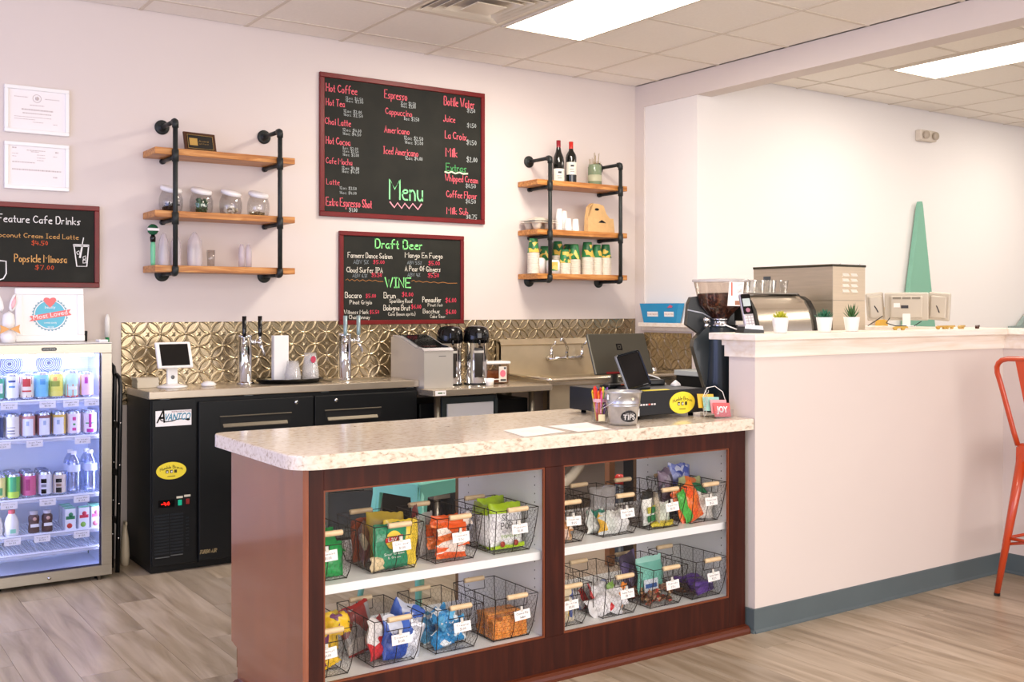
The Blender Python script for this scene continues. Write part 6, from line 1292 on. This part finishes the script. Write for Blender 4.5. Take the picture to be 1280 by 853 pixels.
MB().lathe([(0, .39), (.015, .39), (.012, .4), (.012, .412), (.019, .416), (.019, .43), (.013, .436), (0, .436)], (-.085, -.05, 0), 18).build('knob', CHROME, t)
MB().lathe([(0, .392), (.05, .392), (.05, .402), (.042, .406), (.042, .42), (.048, .424), (.048, .43), (0, .43)], n=28).build('collar', CHROME, t)
HC = [(.045, .425), (.055, .44), (.095, .475), (.112, .49), (.14, .6), (.146, .602)]
MB().lathe(HC, n=32).build('hopper', glass('hopper_plastic', '#EFE6E0', .08, .14), t)
MB().lathe([(.148, .6), (.149, .606), (.147, .612), (.1, .614), (0, .615)], n=32).build('hopper_lid', plastic_film('lid_film', '#C9C4C4', .55, .1), t)
MB().lathe([(0, .428), (.042, .428), (.053, .443), (.092, .478), (.108, .492), (.121, .54), (.118, .546), (.06, .55), (0, .547)], n=32).build('coffee_beans', ramp_mat('beans', [(0, '#3A1D12'), (.4, '#5A3020'), (.7, '#2A140C'), (.9, '#7A4A30')], 110, 'voronoi', .45, bump=.4), t)
m = MB(); 
m.prism([(.0, .488), (.088, .488), (.1, .598), (.012, .598)], -.001, 0); tg = m.build('price_card', PAPER, t, (.0, -.15, .0), (R(0), 0, R(18)))
MB().box(.022, .03, -.002, -.001, .535, .596).build('red_band', mat('band_red', '#D0604A', .5), tg); MB().box(.045, .09, -.002, -.001, .492, .512).build('brown_panel', mat('panel_brown', '#A8745A', .5), tg)
m = MB(); write(m, 'LATT', .06, .58, .03, .009, -.0018); write(m, 'CAFE', .06, .55, .03, .012, -.0018); m.build('lettering', INK, tg)
MB().box(.06, .12, -.09, -.07, .4, .42, .003).build('switch_box', mat('cream_switch', '#CFC6B4', .4), t)
# espresso machine
t = thing('espresso_machine', 'espresso machine with a curved polished back panel and dark side cheeks', 'espresso machine', (3.70, 3.40, .901))
arcp = [(.0, 0), (.0, .2), (.004, .3), (.015, .4), (.035, .47), (.065, .515), (.1, .535), (.13, .54)]
def shell(a, b, off=0): return [(y+off, z) for y, z in arcp]
m = MB(); n = len(arcp); vs = [(x, y, z) for x in (.02, .41) for y, z in arcp]; m.add(vs, [(i, i+1, i+1+n, i+n) for i in range(n-1)], 0, True); m.add([(x, y+.004, z) for x in (.02, .41) for y, z in arcp], [(i, i+1, i+1+n, i+n) for i in range(n-1)], 0, True)
m.build('curved_back', mat('polished_steel', '#E0D6C6', .2, .85), t)
for a, b in ((0, .02), (.41, .435)): MB().prism([(y-.012, z) for y, z in arcp]+[(.13, .55), (.3, .55), (.3, 0)], a, b, 'yz').build('side_cheek', mat('cheek_dark', '#3A3834', .35, .4), t)
MB().box(.035, .375, .13, .3, .0, .54).build('machine_body', STEEL, t)
MB().box(.01, .4, .1, .3, .545, .553, .002).build('cup_rail', STEEL, t)
GLAB = ['clear glass at the left front corner of the espresso machine top', 'clear glass behind the left front one on the espresso machine', 'second clear glass from the left along the espresso machine top', 'clear glass in the rear row near the machine middle', 'clear glass just left of the middle gap on the machine', 'clear glass just right of the middle gap on the machine', 'clear glass in the rear row near the right cheek', 'clear glass at the right front corner of the espresso machine top']
for i, (x, y) in enumerate(((.03, .13), (.075, .19), (.1, .12), (.14, .2), (.165, .13), (.255, .14), (.3, .2), (.34, .14))):
    o = MB().lathe([(0, 0), (.017, 0), (.024, .06), (.0225, .06), (.0155, .004), (0, .004)], n=18).build('shot_glass', CLEAR, None, (3.70+x, 3.4+y, 1.4545), (0, 0, 0))
    tag(o, GLAB[i], 'glass')
# tall steel cabinet
t = thing('steel_cabinet', 'tall brushed steel machine with louvered vents behind the espresso machine', 'machine', (4.285, 3.44, .901))
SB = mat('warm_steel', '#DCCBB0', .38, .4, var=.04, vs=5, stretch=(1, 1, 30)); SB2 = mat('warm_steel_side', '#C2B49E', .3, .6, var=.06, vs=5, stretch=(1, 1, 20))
w, d_, h = .25, .52, .685
MB().box(0, w, 0, .003, 0, .515).build('front_panel', SB, t); MB().box(0, w, 0, .003, .518, h).build('front_panel', SB, t)
MB().box(-.003, 0, 0, d_, 0, .515).build('side_panel', SB2, t); MB().box(-.003, 0, 0, d_, .518, h).build('side_panel', SB2, t)
MB().box(0, w, .003, d_, 0, h).build('cabinet', SB2, t)
MB().box(-.006, w+.004, -.004, d_+.003, h, h+.012, .002).build('lid', mat('lid_dark_edge', '#4A4638', .3, .6), t)
for i in range(4):
    for x in (.07, .135):
        m = MB(); z = .555+.027*i; m.prism([(-.001, z), (-.012, z+.002), (-.001, z+.017)], x, x+.045, 'yz'); m.build('vent_louver', mat('louver_bright', '#F6F0E4', .4), t)
MB().box(-.004, -.003, .4, .45, .615, .645).build('badge', mat('badge_dark', '#44484A', .4), t)
for x in (.05, .2): MB().lathe([(0, 0), (.005, 0), (.004, .003), (0, .003)], (x, -.003, h+.013), 8).build('screw', CHROME, t)
# phone
t = thing('cordless_phone', 'silver and black cordless phone standing in its cradle on the wood cap', 'phone', (3.43, 3.19, 1.2725), R(-22))
MB().prism([(-.05, 0), (.045, 0), (.04, .022), (-.045, .028)], -.04, .045, 'xz').build('cradle', BLACKP, t)
MB().prism([(-.045, .02), (.04, .014), (.036, .03), (-.042, .036)], -.043, .035, 'xz').build('cradle_top', mat('phone_silver', '#C2BCC0', .3, .5), t)
hs_ = MB().box(-.024, .024, -.012, .01, 0, .155, .008, seg=3).build('handset', mat('phone_silver', '#C2BCC0', .3, .5), t, (0, .005, .02), (R(-16), R(-4), 0))
MB().box(-.021, .021, -.014, -.011, .06, .15, .004).build('face_plate', BLACKG, hs_); MB().box(-.017, .017, -.0148, -.0138, .095, .13, .001, seg=1).build('display', mat('lcd', '#B9C6C4', .3), hs_)
m = MB()
for i in range(3):
    for j in range(4): m.box(-.018+.0135*i, -.0085+.0135*i, -.0145, -.011, .008+.012*j, .016+.012*j, .001, seg=1)
m.build('key', mat('key_pale', '#E6E2E2', .4), hs_); MB().lathe([(0, 0), (.01, 0), (.01, .001), (0, .001)], (0, -.0142, .078), 16, ax='-y').build('nav_pad', mat('nav_pink', '#B0788A', .4), hs_)
MB().tube([(-.04, .03, .012), (-.08, .06, .03), (-.11, .08, .05)], .0025, 6).build('phone_cable', WHITE, t)
# succulents
def succ(x, y, label, m_, n, l, up, wd):
    t = thing('potted_succulent', label, 'succulent', (x, y, 1.2725))
    MB().lathe([(0, 0), (.026, 0), (.028, .002), (.036, .062), (.0365, .066), (.033, .066), (.032, .055), (0, .054)], n=28).build('pot', WHITE, t)
    m = MB(); rr = random.Random(n)
    for k in range(n):
        f = k/n; a = k*2.4; tilt = up*(1-f)+.12; L_ = l*(.7+.5*f if up < 1 else 1)*(1-.15*rr.random())
        dx, dy, dz = math.cos(a)*math.sin(tilt), math.sin(a)*math.sin(tilt), math.cos(tilt)
        p0 = Vector((dx*.006, dy*.006, .056)); D = Vector((dx, dy, dz)); S_ = Vector((-math.sin(a), math.cos(a), 0)); U_ = D.cross(S_)
        ring = []
        for v, ww in ((0, .55), (.4, 1), (.75, .75), (1, .04)):
            c = p0+D*L_*v+Vector((0, 0, .12*L_*v*v)); ring.append([c+S_*wd*ww, c+U_*wd*.35*ww, c-S_*wd*ww, c-U_*wd*.35*ww])
        vs = [q for r_ in ring for q in r_]; fs = [(4*i+j, 4*i+(j+1) % 4, 4*i+4+(j+1) % 4, 4*i+4+j) for i in range(3) for j in range(4)]; m.add(vs, fs, 0, True)
    m.build('leaves', m_, t)
succ(3.545, 3.125, 'yellow-green succulent in a white pot, leftmost of three', mat('succ_yellow', '#B8B82E', .45, var=.25, vs=60), 30, .04, 1.25, .008)
succ(3.84, 3.13, 'dark blue-green rosette succulent in a white pot, middle of three', mat('succ_teal', '#2E6E52', .45, var=.2, vs=60), 28, .046, 1.15, .007)
succ(4.03, 3.13, 'spiky dark green aloe in a white pot, rightmost of three', mat('succ_dark', '#3E6636', .45, var=.25, vs=60), 16, .066, .85, .0055)
# monitors on the far half wall
t = thing('tablet_rack', 'row of three pale screens seen from behind on one small stand', 'monitor stand', (5.345, 3.77, 1.273), R(-56.2)+R(2))
PLB = mat('pale_plastic_back', '#CFC6B8', .4, .25)
for i, (x, w, rz) in enumerate(((-.172, .1, 12), (0, .24, 0), (.178, .12, -14))):
    s_ = MB().box(-w/2, w/2, -.012, .008, -.08, .082, .008).build('screen_shell', PLB, t, (x, .01*abs(x)*10, .115), (R(8), R(5 if i == 2 else -6 if i == 0 else 0), R(rz)))
    MB().box(-w*.36, w*.36, -.034, -.011, -.062, .064, .006).build('rear_housing', PLB, s_)
    if i == 1:
        m = MB()
        for k in range(3): m.box(-.075+.052*k, -.03+.052*k, -.0355, -.0335, .048, .06)
        m.build('vent_slots', mat('slot_grey', '#8C8478', .5), s_); MB().box(-.03, .01, -.036, -.033, -.005, .012).build('port', INK, s_); MB().box(-.07, -.035, -.0352, -.034, .0, .025).build('paper_label', PAPER, s_)
    else:
        m = MB(); m.tube([(-.01, -.036, .01), (.0, -.036, -.01), (.008, -.036, -.03)], .003, 6); m.build('latch', INK, s_)
MB().box(-.022, .022, -.03, .02, .0, .075, .004).build('stand', WHITE, t); MB().box(-.05, .05, -.05, .04, 0, .006, .002).build('stand_foot', WHITE, t)
m = MB(); m.tube([(-.13, -.03, .06), (-.17, -.05, .03), (-.21, -.06, .004)], .0028, 6); m.tube([(-.09, -.03, .05), (-.11, -.06, .02), (-.06, -.07, .004), (0, -.06, .004)], .0028, 6); m.tube([(.08, -.03, .03), (.04, -.05, .004)], .0028, 6); m.build('cable', BLACKP, t)
for i, (x, y, c, lab, s) in enumerate(((4.46, 3.18, '#C9A24A', 'small yellow wooden clip lying alone on the wood cap', 1), (4.83, 3.2, '#C49A44', 'yellow wooden clip, first of the row below the screens', 1), (4.93, 3.22, '#CDA858', 'yellow wooden clip, middle of the row below the screens', 1), (5.03, 3.22, '#D0AC60', 'yellow wooden clip, last pale one of the row below the screens', 1), (5.14, 3.2, '#4A2418', 'dark brown wooden clip at the right end of the row', 1.1))):
    o = MB().prism([(-.045, .012), (-.03, .018), (.04, .018), (.045, .01), (.028, .01), (.02, 0), (.01, 0), (.006, .01), (-.02, .009), (-.028, 0), (-.036, .001)], -.006, .006).build('wooden_clip', mat('clip'+c, c, .5), None, (x, y, 1.2725), (0, 0, R(-12+9*i))); tag(o, lab, 'clip')
# painted boards by the white wall
def boardpiece(name, poly, c, label, y=5.36):
    x0 = sum(p[0] for p in poly)/len(poly); o = MB().prism([(a-x0, b) for a, b in poly], -.02, .02).build(name, mat('board'+c, c, .6), None, (x0, y, 0)); tag(o, label, 'cut-out board')
boardpiece('spire_board', [(7.3, 0), (8.17, 0), (7.795, 2.235), (7.785, 2.265), (7.77, 2.265), (7.758, 2.235)], '#7FB39C', 'tall pointed green cut-out board against the white wall')
boardpiece('peak_board', [(6.8, 0), (7.46, 0), (7.25, 1.3), (7.215, 1.385), (7.19, 1.385)], '#E2B04A', 'small mustard yellow pointed board left of the green spire', 5.31)
boardpiece('hill_board', [(9.1, 0), (10.2, 0), (10.0, 1.4), (9.6, 1.45), (9.36, 1.3), (9.25, 1.22), (9.12, 1.215)], '#8FA09C', 'grey-green rounded cut-out board at the right edge of the frame')

# ------------------------------------------------------------------ stools
def bar(m, a, b, w1, w2, d=.5):
    """folded-sheet leg: a flattened tapering tube"""
    m.tube([a, tuple(a[i]+(b[i]-a[i])*.5 for i in range(3)), b], [w1, (w1+w2)/2, w2], 10)
def stool(name, label, loc, rz, col, hgt, back, feet=.2, top=.135):
    t = thing(name, label, 'stool', loc, rz); P_ = mat('stool_'+name+col, col, .3, coat=.5, var=.05, vs=9)
    for sx in (-1, 1):
        for sy in (-1, 1):
            m = MB(); bar(m, (sx*top, sy*top, hgt-.02), (sx*feet, sy*feet, .012), .026, .0135); l = m.build('leg', P_, t)
            MB().cyl((sx*feet, sy*feet, 0), .0145, .014, 12).build('rubber_foot', BLACKP, l)
    m = MB(); m.box(-.158, .158, -.158, .158, hgt-.03, hgt, .02, seg=3); m.build('seat', P_, t)
    m = MB()
    for a, b in (((-1, -1), (1, -1)), ((1, -1), (1, 1)), ((1, 1), (-1, 1)), ((-1, 1), (-1, -1))):
        m.prism([(0, 0)]*0 or [(-.13, 0), (.13, 0), (.12, -.075), (.1, -.05), (-.1, -.05), (-.12, -.075)], -.003, .003) if False else None
    for k in range(4):
        m.m = Matrix.Rotation(k*PI/2, 4, 'Z'); ad = .12 if back else .27; m.prism([(-.15, hgt-.02), (.15, hgt-.02), (.155, hgt-ad), (.122, hgt-ad+.03), (.105, hgt-.07), (-.105, hgt-.07), (-.122, hgt-ad+.03), (-.155, hgt-ad)], -.158, -.153)
    m.m = None; m.build('apron', P_, t)
    m = MB(); z = hgt*.38; f = top+(feet-top)*(1-z/hgt)
    for a, b in (((-f, -f, z), (f, -f, z)), ((f, -f, z), (f, f, z)), ((f, f, z), (-f, f, z)), ((-f, f, z), (-f, -f, z))): m.tube([a, tuple((a[i]+b[i])/2 for i in range(3)), b], .008, 8)
    z2 = z-.03; f2 = top+(feet-top)*(1-z2/hgt); m.tube([(-f2, -f2, z2), (0, 0, z2+.03), (f2, f2, z2)], .007, 8); m.tube([(-f2, f2, z2), (0, 0, z2+.03), (f2, -f2, z2)], .007, 8)
    m.build('foot_rail', P_, t)
    if back:   # hoop back on the -x side
        pts = [(-.15, .15, hgt-.01), (-.165, .16, hgt+.05), (-.2, .205, hgt+.28), (-.212, .216, hgt+.335), (-.217, .214, hgt+.362), (-.221, .203, hgt+.382), (-.225, .183, hgt+.396), (-.228, .15, hgt+.404), (-.23, 0, hgt+.408)]
        m = MB(); m.tube(pts+[(a, -b, c) for a, b, c in pts[-2::-1]], .0125, 12); m.build('back_hoop', P_, t)
        m = MB(); m.prism([(.0, 0)]*0 or [(-.11, .4), (.11, .4), (.075, -.01), (-.075, -.01)], 0, .004, 'xz'); m2 = MB()
        for v in m.V: pass
        m2.add([(-.15-.085*(z/.4)+(.004 if y > .001 else 0), x, hgt+z-.0) for x, y, z in m.V], m.F); m2.build('back_panel', P_, t, label='broad back splat')
    return t
stool('bar_stool', 'orange-red metal bar stool with a hoop back at the right edge', (5.0, 2.66, 0), R(-2), '#BE4018', .735, True, .215, .13)
stool('low_stool', 'mint green metal stool behind the display counter, seen through the glass', (2.44, 4.32, 0), R(14), '#7AD6C2', .6, False, .2, .13)
# folding step stool seen through the left pane
t = thing('step_stool', 'grey folding step stool behind the left end of the display counter', 'step stool', (2.34, 4.88, 0), R(-8)); SGY = mat('step_grey', '#5E625C', .45, .3)
for y, z1 in ((-.06, .5), (.1, .56)):
    m = MB()
    for x in (-.14, .14): m.box(x-.018, x+.018, y-.012, y+.012, 0, z1, .004)
    m.box(-.14, .14, y-.012, y+.012, z1-.03, z1, .004); m.box(-.14, .14, y-.012, y+.012, .24, .28, .004); m.build('frame', SGY, t)
MB().box(-.12, .12, -.055, -.035, .3, .46, .004).build('step', mat('step_dark', '#33363A', .5), t); MB().box(-.12, .12, -.055, -.035, .05, .2, .004).build('step', mat('step_dark', '#33363A', .5), t)
# stud and red cap seen through the right pane
tag(MB().box(-.02, .02, -.02, .02, 0, .62, .003).build('wooden_post', mat('stud', '#A8734A', .6), None, (3.65, 4.4, 0)), 'short light wood post behind the counter, seen through the right pane', 'post')
t = thing('spray_can', 'dark can with a red cap behind the counter, seen through the right pane', 'can', (3.76, 4.45, .0)); MB().cyl((0, 0, 0), .035, .42, 18).build('can_body', c_('darkblue', '#27364A'), t); MB().lathe([(.034, .42), (.03, .45), (.018, .47), (0, .472)], n=18).build('cap', mat('red_cap', '#C82A22', .35), t)
